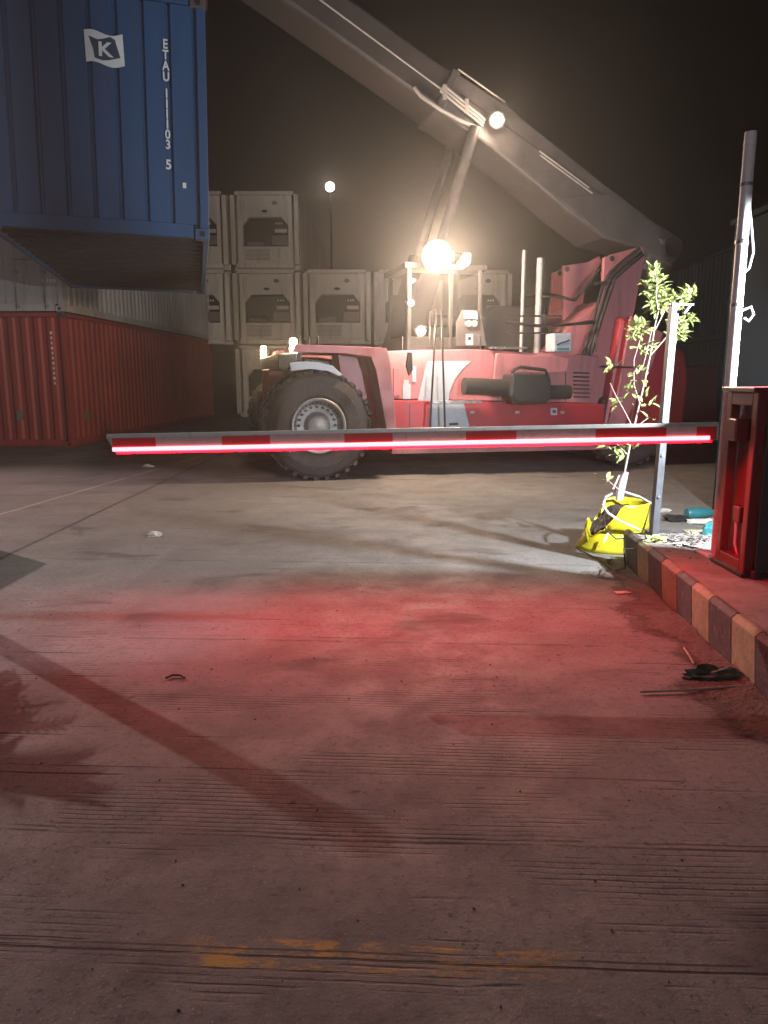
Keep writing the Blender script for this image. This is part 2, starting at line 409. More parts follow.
text_mesh('logo_letter', 'K', .20, M['white'], lg, (lx + .01, yF - .008, lz + .085), sx=1.15)
part('small_plate', M['white'], blue, lambda bm: box(bm, (BW / 2 - .27, yF, .58), (.04, .004, .06)))

# stack at left: red below, grey above
RY = R(-1.5)
def stack_at(z): return Vector((-6.76, 16.1, z)) + Matrix.Rotation(RY, 3, 'Z') @ Vector((-1.22, 6.1, 0))
red = container('shipping_container', 'red corrugated shipping container standing on the ground under the grey one', stack_at(0), RY, 12.19, 2.85, M['red'])
for i in range(11):
    part('code_number', M['white'], red, lambda bm: box(bm, (.92, -6.1, 2.42 - i * .105), (.035 if i % 3 else .05, .004, .06)))
part('data_plate', M['unit'], red, lambda bm: box(bm, (.10, -6.1, .68), (.13, .012, .19)))
part('data_plate', M['unit'], red, lambda bm: box(bm, (1.226, -5.3, .62), (.012, .28, .19)))
grey = container('shipping_container', 'pale grey shipping container with door locking rods, on top of the red one', stack_at(2.86), RY, 12.19, 2.85, M['grey'], near='doors')
for i in range(4):
    part('code_number', M['white'], grey, lambda bm: box(bm, (.86 + i * .075, -6.115, .62), (.05, .004, .07)))
for i in range(5):
    part('code_number', M['white'], grey, lambda bm: box(bm, (1.222, 2.6 + i * .32, 2.15), (.006, .16, .20)))
# more containers to fill the yard at the left edge
container('shipping_container', 'dark shipping container stacked above the grey one behind the lifted blue one', stack_at(5.72), RY, 12.19, 2.85, M['dblue'], near='doors')

# refrigerated containers: machinery ends facing us
def reefer(label):
    t = thing('refrigerated_container', label, 'container', group='stacked refrigerated containers')
    w, h, l = 2.44, 2.66, 12.0
    def body(bm):
        box(bm, (0, l / 2 + .30, h / 2), (w - .01, l - .5, h - .03))
    part('body', M['reefer'], t, body, bevel=.02)
    def frame(bm):
        for s in (-1, 1): box(bm, (s * (w / 2 - .08), .16, h / 2), (.16, .32, h - .3))
        box(bm, (0, .08, .10), (w - .34, .16, .16)); box(bm, (0, .08, h - .08), (w - .34, .16, .12))
    part('frame', M['reefer'], t, frame, bevel=.01)
    def face(bm):                                         # panel with an octagonal opening
        o = [(-.98, 0.2), (.98, 0.2), (.98, h - .15), (-.98, h - .15)]
        q = [(-.80, .78), (.84, .78), (.84, 1.50), (.60, 1.78), (-.56, 1.78), (-.80, 1.50)]
        y0, y1 = .10, .34
        def loop(pts, y): return [bm.verts.new((a, y, c_)) for a, c_ in pts]
        def tri(y):
            O, Q = loop(o, y), loop(q, y)
            for f in ((O[0], O[1], Q[1], Q[0]), (O[1], O[2], Q[3], Q[2], Q[1]), (O[2], O[3], Q[4], Q[3]), (O[3], O[0], Q[0], Q[5], Q[4])): bm.faces.new(f)
            return Q
        a, c_ = tri(y0), loop(q, y1)
        for i in range(6): bm.faces.new((a[i], a[(i + 1) % 6], c_[(i + 1) % 6], c_[i]))
    part('front_panel', M['reefer'], t, face)
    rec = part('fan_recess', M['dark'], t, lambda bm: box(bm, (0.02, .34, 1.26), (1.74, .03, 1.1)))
    part('control_box', M['unit'], rec, lambda bm: box(bm, (.52, .24, 1.00), (.60, .16, .34)), bevel=.02)
    part('display_panel', M['reefer'], rec, lambda bm: box(bm, (.56, .20, 1.33), (.44, .06, .13)), bevel=.01)
    for k in range(3): part('status_light', M['white'], rec, lambda bm: box(bm, (.40 + k * .09, .20, 1.58), (.05, .03, .06)))
    part('compressor', M['unit'], rec, lambda bm: tube(bm, [(-.66, .24, .90), (-.05, .24, .90)], .10, 12), smooth=True)
    part('vent_badge', M['dark'], t, lambda bm: lathe(bm, [(.0, .085), (.11, .085), (.11, .098)], (0, 0, 0), 20), loc=(0, 0, 1.98)).scale = (1, 1, .45)
    part('oval_emblem', M['unit'], t, lambda bm: lathe(bm, [(.06, .09), (.10, .09), (.10, .099)], (0, 0, 0), 20), loc=(.36, 0, 2.26)).scale = (1, 1, .7)
    def grille(bm):
        for k in range(9): box(bm, (-.3, .092, .32 + k * .045), (.9, .012, .018))
    part('lower_grille', M['unit'], t, grille)
    part('lower_hatch', M['reefer'], t, lambda bm: box(bm, (.55, .092, .50), (.5, .012, .42)), bevel=.004)
    return t
rY = 27.9; rx = lambda k: -4.28 + k * 2.57
proto = reefer('pale refrigerated container, single one on the top tier beside the black sky'); proto.location = (rx(0), rY, 2 * 2.68)
names = {(-1, 2): 'pale refrigerated container in the top tier, half hidden by the blue container',
         (0, 1): 'pale refrigerated container in the middle tier under the topmost one',
         (1, 1): 'pale refrigerated container in the middle tier right of the seam with an oval emblem',
         (-1, 1): 'pale refrigerated container in the middle tier, mostly hidden behind the red container end',
         (2, 1): 'hazy refrigerated container in the middle tier right behind the bright cab lamp',
         (3, 1): 'hazy refrigerated container in the middle tier behind the machine cab',
         (0, 0): 'pale refrigerated container on the ground behind the big front wheel',
         (1, 0): 'refrigerated container on the ground behind the machine front fender',
         (2, 0): 'refrigerated container on the ground behind the machine ladder',
         (3, 0): 'refrigerated container on the ground behind the machine engine deck'}
for (k, tier), lb in names.items():
    dup(proto, (rx(k), rY + (.05 if tier == 0 else 0) + (-.06 if k == 1 else 0), tier * 2.68), 0, lb)

# dark stack and booth at the right
container('shipping_container', 'dark container far behind the sapling, lower one of the unlit pair', (11.2, 23, 0), 0, 12.19, 2.6, M['dblue'], near='doors')
container('shipping_container', 'dark container far behind the white pole, upper one of the unlit pair', (11.25, 23, 2.61), 0, 12.19, 2.6, M['dblue'], near='doors')
bt = thing('guard_booth', 'dark guard booth with a small window behind the white pole', 'booth', (4.98, 7.9, 0))
part('wall', M['booth'], bt, lambda bm: box(bm, (0, 0, 1.55), (2.4, 1.0, 3.1)), bevel=.01)
part('roof', M['booth'], bt, lambda bm: box(bm, (0, 0, 3.14), (2.46, 1.1, .06)), bevel=.01)
part('wall_rib', M['booth'], bt, lambda bm: [box(bm, (-1.1 + k * .2, -.515, 1.5), (.03, .026, 2.9)) for k in range(12)])
wn = part('window', M['galv'], bt, lambda bm: [box(bm, (-.86, -.535, 1.72), (.03, .05, .44)), box(bm, (.1, -.535, 1.72), (.03, .05, .44)), box(bm, (-.38, -.535, 1.95), (.99, .05, .03)), box(bm, (-.38, -.535, 1.49), (.99, .05, .03))], )
part('pane', M['glass'], wn, lambda bm: box(bm, (-.38, -.532, 1.72), (.92, .01, .42)))
fx = part('light_fixture', M['galv'], bt, lambda bm: box(bm, (-1.10, -.62, 3.04 - .28), (.10, .22, .14)), bevel=.01)
part('indicator', M['pinkled'], fx, lambda bm: [lathe(bm, [(.0, -.006), (.017, -.006), (.017, .004)], (-.99 + k * .13, -.54, 2.72), 12) for k in range(2)])

# distant lamp mast behind the reefers
ml = at_y(330, 187, 42)
mast = thing('lamp_mast', 'distant yard lamp on a thin mast above the stacked containers', 'lamp mast', (ml.x, 42, 0))
part('pole', M['black'], mast, lambda bm: tube(bm, [(0, .3, 0), (0, .3, ml.z + .3)], [.07, .05], 10), smooth=True)
part('lamp_head', M['black'], mast, lambda bm: box(bm, (0, .18, ml.z), (.5, .3, .45)), bevel=.03)
part('lens', M['lemis2'], mast, lambda bm: lathe(bm, [(0, -.04), (.24, -.04), (.24, .0)], (0, 0, ml.z), 20))
lamp_light('beam', 'POINT', (0, -.4, ml.z), 60, (1, .82, .62), .2, parent=mast)

# ------------------------------------------------------------------ reach stacker
V = thing('reach_stacker', 'red reach stacker container handler with raised grey boom and glowing work lamps', 'reach stacker', VC, YAW)
def vp(name, m, fn, parent=None, **kw): return part(name, m, parent or V, fn, **kw)
def poly(pxs, lat): return [vt(x, y, lat) for x, y in pxs]
# wheels
WR = .80
def make_wheel(xc, yc, outer, name='wheel', label=None, scale=1.0):
    w = bpy.data.objects.new(name, None); COL.objects.link(w); w.parent = V; w.location = (xc, yc, WR * scale); w.scale = (scale,) * 3
    s = outer     # -1: outer face toward -y
    def ty(bm):
        pr = [(.40, -.20), (.44, -.225), (.60, -.235), (.71, -.22), (.765, -.17), (.785, -.08), (.785, .08), (.765, .17), (.71, .22), (.60, .235), (.44, .225), (.40, .20)]
        lathe(bm, pr, seg=72, closed=True)
        for k in range(30):
            a = 2 * math.pi * k / 30
            for sg in (-1, 1):
                aa = a + (.5 * 2 * math.pi / 30 if sg > 0 else 0)
                rot = Matrix.Rotation(-aa, 3, 'Y') @ Matrix.Rotation(R(24) * sg, 3, 'X')
                box(bm, Matrix.Rotation(-aa, 3, 'Y') @ Vector((.775, sg * .125, 0)), (.05, .19, .075), Matrix.Rotation(-aa, 3, 'Y') @ Matrix.Rotation(R(20) * sg, 3, 'X'))
    part('tyre', M['tyre'], w, ty)
    def rim(bm):
        pr = [(.405, s * .215), (.39, s * .235), (.365, s * .225), (.355, s * .13), (.30, s * .06), (.20, s * .05), (.165, s * .10), (.15, s * .17), (.10, s * .20), (.0, s * .205)]
        lathe(bm, pr, seg=48, cap0=False)
    part('rim', M['rim'], w, rim, smooth=True)
    def bolts(bm):
        for k in range(20):
            a = 2 * math.pi * k / 20; c = (math.cos(a) * .27, s * .075, math.sin(a) * .27)
            lathe(bm, [(.019, s * -.02), (.019, s * .03), (0.0, s * .032)], c, 6)
        for k in range(36):
            a = 2 * math.pi * k / 36; box(bm, (math.cos(a) * .33, s * .115, math.sin(a) * .33), (.02, .02, .02))
    part('wheel_bolts', M['black'], w, bolts)
    return w
FX = 2.70 - 6
for yc, out in ((-1.50, -1), (-1.0, -1), (1.0, 1), (1.50, 1)): make_wheel(FX, yc, out)
for yc, out in ((-1.05, -1), (1.05, 1)): make_wheel(2.1, yc, out, scale=.88)
vp('front_axle', M['black'], lambda bm: tube(bm, [(FX, -1.3, WR), (FX, 1.3, WR)], .2, 16), smooth=True)
vp('rear_axle', M['black'], lambda bm: tube(bm, [(2.1, -.9, WR * .88), (2.1, .9, WR * .88)], .16, 16), smooth=True)
# chassis spine
def chassis(bm):
    prism(bm, [(-3.9, .95), (-3.9, 1.62), (-2.3, 1.72), (-2.2, 1.55), (3.3, 1.60), (4.2, 1.7), (4.2, .7), (3.0, .75), (-1.9, .42), (-2.6, .6)], -.62, .62)
vp('chassis', M['vred'], chassis, bevel=.02)
# near side body panels, traced in the plane lat
LA = -1.42
def body_side(sgn):
    y0, y1 = (LA, -.63) if sgn < 0 else (.63, -LA)
    lower = [(388, 400), (604, 404), (604, 449), (392, 452)]
    vp('lower_side_box', M['vred'], lambda bm: prism(bm, poly(lower, LA), y0, y1), bevel=.015)
    upper = [(384, 351), (470, 349), (600, 356), (590, 403), (388, 399)]
    vp('upper_side_box', M['vpink'], lambda bm: prism(bm, poly(upper, LA), y0 + .03 * (sgn < 0), y1 - .03 * (sgn > 0)), bevel=.015)
    vp('bottom_rail', M['vpink'], lambda bm: prism(bm, poly([(392, 447.5), (606, 443.5), (606, 449.5), (392, 454)], LA - .02), y0 - .02 if sgn < 0 else y0, y1 if sgn < 0 else y1 + .02), bevel=.005)
body_side(-1); body_side(1)
yq = LA - .003
sw1 = [(436, 361), (470, 361), (462, 368), (453, 380), (449, 392), (449, 402), (421, 402), (426, 388), (431, 374)]
vp('white_swoosh_panel', M['vwhite'], lambda bm: prism(bm, poly([(428, 361), (472, 361), (463, 369), (455, 380), (450, 392), (449, 402), (418, 402), (422, 385), (425, 372)], LA), LA + .022, LA + .06))
vp('white_swoosh_panel', M['vwhite'], lambda bm: prism(bm, poly([(430, 403.5), (464, 403.5), (466, 413), (470, 429), (432, 429), (430, 416)], LA), LA - .004, LA + .03))
vp('door_seam', M['black'], lambda bm: prism(bm, poly([(409, 404), (410, 404), (410, 430), (409, 430)], LA), LA - .002, LA + .01))
vp('pull_handle', M['black'], lambda bm: prism(bm, poly([(449, 423), (458, 422.5), (458, 425), (449, 425.5)], LA), LA - .02, LA), bevel=.004)
for q in ([(403, 384), (411, 384), (411, 399), (403, 399)], [(404, 380), (409, 380), (409, 384), (404, 384)], [(412.5, 366), (416.5, 366), (416.5, 382), (412.5, 382)]):
    vp('notice_plate', M['vwhite'], lambda bm: prism(bm, poly(q, LA), LA + .018, LA + .05))
np_ = vp('notice_plate', M['vwhite'], lambda bm: prism(bm, poly([(550.5, 408), (557, 408), (557, 415), (550.5, 415)], LA), LA - .006, LA))
part('pictogram', M['black'], np_, lambda bm: prism(bm, poly([(552.5, 410), (555.5, 410), (555.5, 413), (552.5, 413)], LA), LA - .009, LA - .006))
vp('step_bar', M['chrome'], lambda bm: [box(bm, ((vt(430, 402, LA - .12)[0] + vt(479, 402, LA - .12)[0]) / 2, LA - .14, vt(450, 402, LA - .12)[1]), (vt(479, 402, LA)[0] - vt(430, 402, LA)[0], .22, .04))], bevel=.005)
for q in (498, 532, 566):
    vp('panel_seam', M['dark'], lambda bm: prism(bm, poly([(q, 357 + (q - 498) * .03), (q + .7, 357 + (q - 498) * .03), (q + .7, 402), (q, 402)], LA), LA + .024, LA + .04))
vp('louvre_grille', M['black'], lambda bm: [prism(bm, poly([(574, 372 + k * 4), (590, 372.5 + k * 4), (590, 374 + k * 4), (574, 373.5 + k * 4)], LA), LA + .012, LA + .04) for k in range(7)])
vp('hatch', M['vpink'], lambda bm: prism(bm, poly([(394, 368), (400, 368), (400, 396), (394, 396)], LA), LA + .016, LA + .05), bevel=.004)
for q in (470, 515, 560):
    vp('latch', M['rim'], lambda bm: prism(bm, poly([(q, 411), (q + 4, 411), (q + 4, 413.5), (q, 413.5)], LA), LA - .02, LA), bevel=.003)
for q in (402, 480, 596):
    vp('deck_post', M['black'], lambda bm: tube(bm, [(vt(q, 352, -1.36)[0], -1.36, vt(q, 352, -1.36)[1]), (vt(q, 352, -1.36)[0], -1.36, vt(q, 336, -1.36)[1])], .014, 8))
# boarding ladder
def ladder(bm):
    a0, a1 = vt(436, 345, LA - .25), vt(430, 428, LA - .25); b0, b1 = vt(441, 345, LA - .25), vt(445, 428, LA - .25)
    tube(bm, [(a0[0], LA - .25, a0[1] + .5), (a1[0], LA - .25, a1[1])], .016, 8)
    tube(bm, [(b0[0], LA - .25, b0[1] + .5), (b1[0], LA - .25, b1[1])], .016, 8)
    tube(bm, [(a0[0], LA - .25, a0[1] + .5), (a0[0], LA + .05, a0[1] + .5), (a0[0], LA + .05, a0[1])], .016, 8)
vp('handrail', M['hose'], ladder)
# front wheel arch: top deck, slanted strut, mudguard
def arch(sgn):
    y0, y1 = (-1.78, -.63) if sgn < 0 else (.63, 1.78)
    LW = -1.78
    top = [(296, 344), (386, 348), (388, 352), (391, 364), (396, 430), (387, 432), (376, 370), (371, 357), (345, 353.5), (292, 352)]
    vp('wheel_arch', M['vpink'], lambda bm: prism(bm, poly(top, LW), y0, y1), bevel=.008)
    mg = [(290, 363), (300, 361.5), (318, 362), (333, 366), (343, 375), (339, 376), (328, 371), (310, 369), (291, 371)]
    vp('mudguard', M['vwhite'], lambda bm: prism(bm, poly(mg, LW), y0 + .01, y0 + .5) if sgn < 0 else prism(bm, poly(mg, LW), y1 - .5, y1 - .01), bevel=.005)
    if sgn < 0:
        vp('arch_backing', M['vred'], lambda bm: prism(bm, poly([(345, 354), (371, 357), (376, 370), (387, 432), (350, 400)], LW), y0 + .5, y1 - .02))
arch(-1); arch(1)
vp('front_cross_beam', M['black'], lambda bm: box(bm, (-3.72, 0, 1.72), (.28, 3.4, .22)), bevel=.02)
# marker lamps on front deck
for px, py, lat in ((264, 356, 1.5), (293.5, 351, -1.55)):
    x, z = vt(px, py, lat)
    ml_ = vp('marker_lamp', M['black'], lambda bm: box(bm, (x + .07, lat, z - .02), (.07, .16, .24)), bevel=.01)
    part('lens', M['markr'], ml_, lambda bm: box(bm, (x - .01, lat - .06, z + .06), (.10, .12, .24)), bevel=.03)
    lamp_light('beam', 'POINT', (x - .12, lat - .12, z + .05), 26, (1, .74, .42), .05, parent=V)
vp('front_bracket', M['black'], lambda bm: [tube(bm, [(vt(300, 346, -1.5)[0] + k * .13, -1.5, vt(300, 346, -1.5)[1]), (vt(300, 346, -1.5)[0] + k * .13, -1.5, vt(300, 346, -1.5)[1] + .14)], .02, 8) for k in range(3)])
# deck platform
def deck(bm):
    x0, z0 = vt(496, 356, -1.38); x1, z1 = vt(600, 356, -1.38)
    box(bm, ((x0 + x1) / 2, 0, z0 - .01), (x1 - x0, 2.7, .06))
pf = [(497, 353), (570, 357), (566, 372), (546, 373), (514, 372), (506, 385), (500, 398), (488, 396), (494, 380)]
vp('bracket_plate', M['vpink'], lambda bm: prism(bm, poly(pf, -1.5), -1.5, -1.43), bevel=.008)
# cylinder tank, pump box and hose in front of the side
def pump(bm):
    tube(bm, [(vt(463, 386, -1.62)[0], -1.66, vt(463, 386, -1.62)[1]), (vt(510, 388, -1.62)[0], -1.66, vt(510, 388, -1.62)[1])], .13, 20)
vp('exhaust_silencer', M['black'], pump, smooth=True)
vp('air_filter_box', M['black'], lambda bm: prism(bm, poly([(507, 374), (540, 374), (546, 379), (546, 398), (541, 403), (511, 403), (505, 396)], -1.65), -1.85, -1.45), bevel=.04)
vp('exhaust_silencer', M['black'], lambda bm: tube(bm, [(vt(545, 392, -1.62)[0], -1.66, vt(545, 392, -1.62)[1]), (vt(568, 392, -1.62)[0], -1.66, vt(568, 392, -1.62)[1])], .11, 20), smooth=True)
vp('pipe', M['hose'], lambda bm: tube(bm, [Vector((vt(a, b_, -1.7)[0], -1.72, vt(a, b_, -1.7)[1])) for a, b_ in ((510, 380), (512, 371), (520, 367), (545, 370), (548, 380))], .025, 8), smooth=True)
# white gauge box
gb = vp('gauge_box', M['vwhite'], lambda bm: prism(bm, poly([(552, 333), (571, 333), (571, 352), (552, 352)], -1.5), -1.55, -1.25), bevel=.03)
part('gauge_mark', M['black'], gb, lambda bm: tube(bm, [Vector((vt(a, b_, -1.556)[0], -1.556, vt(a, b_, -1.556)[1])) for a, b_ in ((557, 345), (561, 343), (566, 341.5), (569, 340))], .012, 6))
part('gauge_mark', M['teal'], gb, lambda bm: prism(bm, poly([(557, 348), (569, 347.5), (569, 350), (557, 350)], -1.553), -1.556, -1.55))
# rear boom tower: two big slanted plates with lifting lugs
def tower_near(lat):
    return poly([(566, 404), (604, 330), (613, 264), (613, 256), (640, 250), (642, 262), (607, 425), (602, 432), (560, 430)], lat)
TL = -1.05
for lat0, lat1 in ((TL - .05, TL + .03), (-.55, -.47) if False else (.72, .80)):
    pl = vp('tower_plate', M['vpink'], lambda bm: prism(bm, poly([(575, 404), (592, 345), (601, 292), (603, 258), (612, 254), (641, 247), (643, 258), (634, 304), (612, 408), (598, 446), (565, 446)], TL), lat0, lat1), bevel=.008)
    x, z = vt(610.5, 259, TL)
    part('pin_hole', M['black'], pl, lambda bm: lathe(bm, [(0, lat0 - .003), (.045, lat0 - .003), (.045, lat0 + .02)], (x, 0, z), 20))
vp('tower_web', M['vred'], lambda bm: prism(bm, poly([(585, 400), (612, 300), (634, 300), (612, 408), (600, 440), (575, 440)], TL), TL + .03, .72))
lug = vp('cylinder_lug', M['vpink'], lambda bm: prism(bm, poly([(563, 266), (588, 262), (598, 256), (600, 262), (584, 290), (572, 312), (563, 320)], -.45), -.5, -.42), bevel=.008)
x, z = vt(567, 269, -.5); part('pin_hole', M['black'], lug, lambda bm: lathe(bm, [(0, -.503), (.045, -.503), (.045, -.49)], (x, 0, z), 20))
vp('engine_cover', M['vpink'], lambda bm: prism(bm, poly([(548, 350), (572, 322), (604, 300), (606, 404), (548, 404)], -.9), -.95, .95), bevel=.02)
# counterweight
cw = [(622, 316), (656, 330), (686, 352), (690, 380), (684, 424), (672, 446), (600, 446), (603, 430)]
vp('counterweight', M['vred'], lambda bm: prism(bm, poly(cw, -1.3), -1.3, 1.3), bevel=.06)
vp('counterweight_plate', M['vpink'], lambda bm: prism(bm, poly([(630, 316), (662, 333), (648, 372), (616, 440), (600, 446), (617, 392)], -1.32), -1.36, -1.30), bevel=.01)
vp('panel_gap', M['dark'], lambda bm: prism(bm, poly([(602, 365.5), (643, 367), (643, 368.5), (602, 367.5)], -1.36), -1.364, -1.33))
# hoses along the tower
for k in range(3):
    o_ = k * 3.2
    pts = [(641 + o_ * .3, 248 + o_), (628 + o_ * .4, 258 + o_), (612 + o_ * .4, 272 + o_ * 1.1), (604 + o_, 285 + o_), (596 + o_, 315), (586 + o_, 350), (576 + o_ * .8, 375), (566 + o_ * .8, 396)]
    vp('hydraulic_hose', M['hose'], lambda bm: tube(bm, [Vector((vt(a, b_, -1.2)[0], -1.16 - .02 * k, vt(a, b_, -1.2)[1])) for a, b_ in pts], .028, 8), smooth=True)
for cpt in ((603, 283), (593, 322), (582, 356)):
    x, z = vt(cpt[0] + 2, cpt[1], -1.2)
    vp('hose_clamp', M['black'], lambda bm: box(bm, (x, -1.14, z), (.26, .12, .05)), bevel=.005)
vp('cross_hose', M['hose'], lambda bm: tube(bm, [Vector((vt(a, b_, -1.3)[0], -1.3, vt(a, b_, -1.3)[1])) for a, b_ in ((505, 322), (540, 326), (560, 325), (588, 323))], .025, 8), smooth=True)
vp('cross_hose', M['hose'], lambda bm: tube(bm, [Vector((vt(a, b_, -.9)[0], -.9, vt(a, b_, -.9)[1])) for a, b_ in ((520, 296), (550, 295), (575, 300), (590, 282), (601, 268))], .03, 8), smooth=True)
# exhaust stack and intake mast
for px, top, r_ in ((521, 250, .03), (537, 258, .055)):
    x0, z0 = vt(px, 350, -1.0); x1, z1 = vt(px, top, -1.0)
    vp('exhaust_stack' if r_ > .04 else 'mast_pipe', M['rim'], lambda bm: tube(bm, [(x0, -1.0, z0 - .2), (x0, -1.0, z1)], r_, 14), smooth=True)
vp('rear_guard_rail', M['black'], lambda bm: [tube(bm, [(vt(505, 350, -1.3)[0], -1.3, vt(505, q, -1.3)[1]), (vt(560, 350, -1.3)[0], -1.3, vt(560, q, -1.3)[1])], .015, 8) for q in (333, 316)])
vp('engine_hood', M['black'], lambda bm: prism(bm, poly([(482, 352), (482, 318), (492, 306), (545, 306), (552, 352)], -.6), -.62, .62), bevel=.04)
vp('deck_lip', M['chrome'], lambda bm: box(bm, ((vt(490, 347, -1.45)[0] + vt(528, 347, -1.45)[0]) / 2, -1.42, vt(509, 348, -1.45)[1]), (.62, .1, .035)), bevel=.01)
# operator's cab
cx_, cz_ = vt(404, 348, -1.0); cx2, _ = vt(478, 348, -1.0); _, ct = vt(440, 268, -1.0)
cab = vp('cab', M['black'], lambda bm: [box(bm, ((cx_ + cx2) / 2, -.55, cz_ + .06), (cx2 - cx_, 1.2, .22)), box(bm, ((cx_ + cx2) / 2, -.55, ct), (cx2 - cx_ + .1, 1.3, .09))] +
    [box(bm, (x_, y_, (cz_ + ct) / 2), (.07, .07, ct - cz_)) for x_ in (cx_ + .04, cx2 - .04, (cx_ + cx2) / 2 + .1) for y_ in (-1.12, .02)], bevel=.015)
part('window', M['glass'], cab, lambda bm: [box(bm, ((cx_ + cx2) / 2, -1.11, (cz_ + ct) / 2), (cx2 - cx_ - .1, .012, ct - cz_ - .2)), box(bm, (cx_ + .02, -.55, (cz_ + ct) / 2), (.012, 1.05, ct - cz_ - .2))])
seat = part('operator_seat', M['dark'], cab, lambda bm: [box(bm, (cx2 - .55, -.55, cz_ + .45), (.5, .5, .16)), box(bm, (cx2 - .32, -.55, cz_ + .85), (.14, .48, .7))], bevel=.04)
part('side_panel', M['boom'], cab, lambda bm: prism(bm, poly([(456, 346), (456, 322), (462, 310), (480, 310), (486, 346)], -1.17), -1.19, -1.15), bevel=.01)
wl = part('instruction_plate', M['vwhite'], cab, lambda bm: prism(bm, poly([(466, 334), (473, 334), (473, 345), (466, 345)], -1.2), -1.20, -1.185))
part('emblem', M['black'], wl, lambda bm: prism(bm, poly([(468, 337), (471, 336.5), (471, 340), (468, 340.5)], -1.2), -1.205, -1.199))
part('switch_box', M['vwhite'], cab, lambda bm: prism(bm, poly([(464, 311), (476, 312), (477, 320), (464, 319)], -1.2), -1.26, -1.19), bevel=.01)
part('twin_lamp', M['rim'], cab, lambda bm: [lathe(bm, [(0, -.03), (.05, -.03), (.05, .03)], (vt(468 + k * 5.5, 323.5, -1.2)[0], -1.22, vt(468, 323.5, -1.2)[1]), 14) for k in range(2)])
# cab mirror
vp('mirror', M['black'], lambda bm: prism(bm, poly([(408, 352), (412, 352), (413, 370), (409, 376), (406, 366)], -1.75), -1.76, -1.70), bevel=.01)
# lamps: (px, py, lat, radius, energy)
def worklamp(px, py, lat, r_, energy, lens, cone=None, aim=(0, -1, -.15), label=None, col=(1, .74, .54)):
    x, z = vt(px, py, lat); a = Vector(aim).normalized()
    rot = a.to_track_quat('-Z', 'Y').to_matrix()
    e = bpy.data.objects.new('work_lamp', None); COL.objects.link(e); e.parent = V; e.location = (x, lat, z); e.rotation_euler = rot.to_euler()
    part('housing', M['black'], e, lambda bm: lathe(bm, [(0, .20), (r_ * .6, .18), (r_ * 1.12, .02), (r_ * 1.12, -.01), (r_ * 1.02, -.012)], seg=20, axis='Z'), smooth=True)
    part('lens', lens, e, lambda bm: lathe(bm, [(0, -.03), (r_ * .6, -.022), (r_, -.004)], seg=24, axis='Z'), smooth=True)
    part('bracket', M['black'], e, lambda bm: tube(bm, [(0, 0, .18), (0, 0, .3 + .35 * (energy > 500))], .02, 8))
    if energy:
        L_ = lamp_light('beam', 'POINT', tuple(Vector((x, lat, z)) + a * (.15 if energy < 500 else .4)), energy, col, max(.05, r_ * .8), parent=V)
    return e
worklamp(437, 256, -1.62, .20, E_CAB, M['lemis'], aim=(-.15, -1, -.25))
x, z = vt(452, 262, 1.1)
added_lamp = bpy.data.objects.new('work_lamp', None); COL.objects.link(added_lamp); added_lamp.parent = V; added_lamp.location = (x, .75, z)  # added rear lamp, unseen, brightens the reefers behind the machine
part('housing', M['black'], added_lamp, lambda bm: box(bm, (0, 0, 0), (.24, .14, .18)), bevel=.02)
part('lens', M['lemis2'], added_lamp, lambda bm: box(bm, (0, .075, 0), (.20, .01, .14)))
lamp_light('added_fill_beam', 'SPOT', (x, .88, z), 1150, (1, .86, .74), .1, (x + .9, 14, z + .6), 62, .7, parent=V)
worklamp(497, 120, -.68, .115, E_BOOM, M['lemis'], aim=(-.3, -1, -.3))
worklamp(421, 331, -1.45, .075, 60, M['lemis2'])
worklamp(411, 303, -1.3, .05, 25, M['lemis2'])
vp('spare_work_lamp', M['rim'], lambda bm: prism(bm, poly([(458, 262), (465, 252), (471, 253), (470, 265), (462, 270)], -1.2), -1.25, -1.05), bevel=.03)

# boom: frame along its own axis
bx0, bz0 = vt(655, 232, 0); bx1, bz1 = vt(300, 2, 0)
bd = Vector((bx1 - bx0, 0, bz1 - bz0)).normalized(); bn = Vector((-bd.z, 0, bd.x))
if bn.z < 0: bn = -bn
BO = Vector((bx0, 0, bz0)); BLEN = (Vector((bx1, 0, bz1)) - BO).length
def bp_(s, h, y): return BO + bd * s + bn * h + Vector((0, y, 0))
def bprism(bm, pts, y0, y1):
    a = [bm.verts.new(bp_(s, h, y0)) for s, h in pts]; c_ = [bm.verts.new(bp_(s, h, y1)) for s, h in pts]
    bm.faces.new(a); bm.faces.new(c_[::-1]); n = len(pts)
    for i in range(n): bm.faces.new((a[i], c_[i], c_[(i + 1) % n], a[(i + 1) % n]))
outer = [(-.36, -.55), (-.40, -.22), (-.30, -.06), (.3, -.08), (1.59, .01), (3.0, .13), (3.56, .19), (4.6, .19), (4.6, -.46), (3.45, -.52), (2.6, -.61), (1.9, -.71), (1.08, -.78), (.6, -.66), (.2, -.60)]
bo = vp('outer_boom', M['boom'], lambda bm: bprism(bm, outer, -.48, .48), bevel=.04)
vp('boom_collar', M['boom'], lambda bm: bprism(bm, [(4.44, -.475), (4.44, .205), (4.58, .205), (4.58, -.475)], -.495, .495), bevel=.02)
inn = vp('inner_boom', M['boom2'], lambda bm: bprism(bm, [(4.5, -.44), (4.5, .16), (6.3, .24), (8.6, .30), (8.6, -.24), (6.3, -.35)], -.45, .45), bevel=.05)
part('wear_strip', M['boom'], inn, lambda bm: bprism(bm, [(4.7, -.40), (4.7, -.36), (8.5, -.19), (8.5, -.23)], -.436, -.30))
part('boom_seam', M['black'], bo, lambda bm: [bprism(bm, [(.9, -.22), (.9, -.20), (4.3, -.06), (4.3, -.08)], -.484, -.47)])
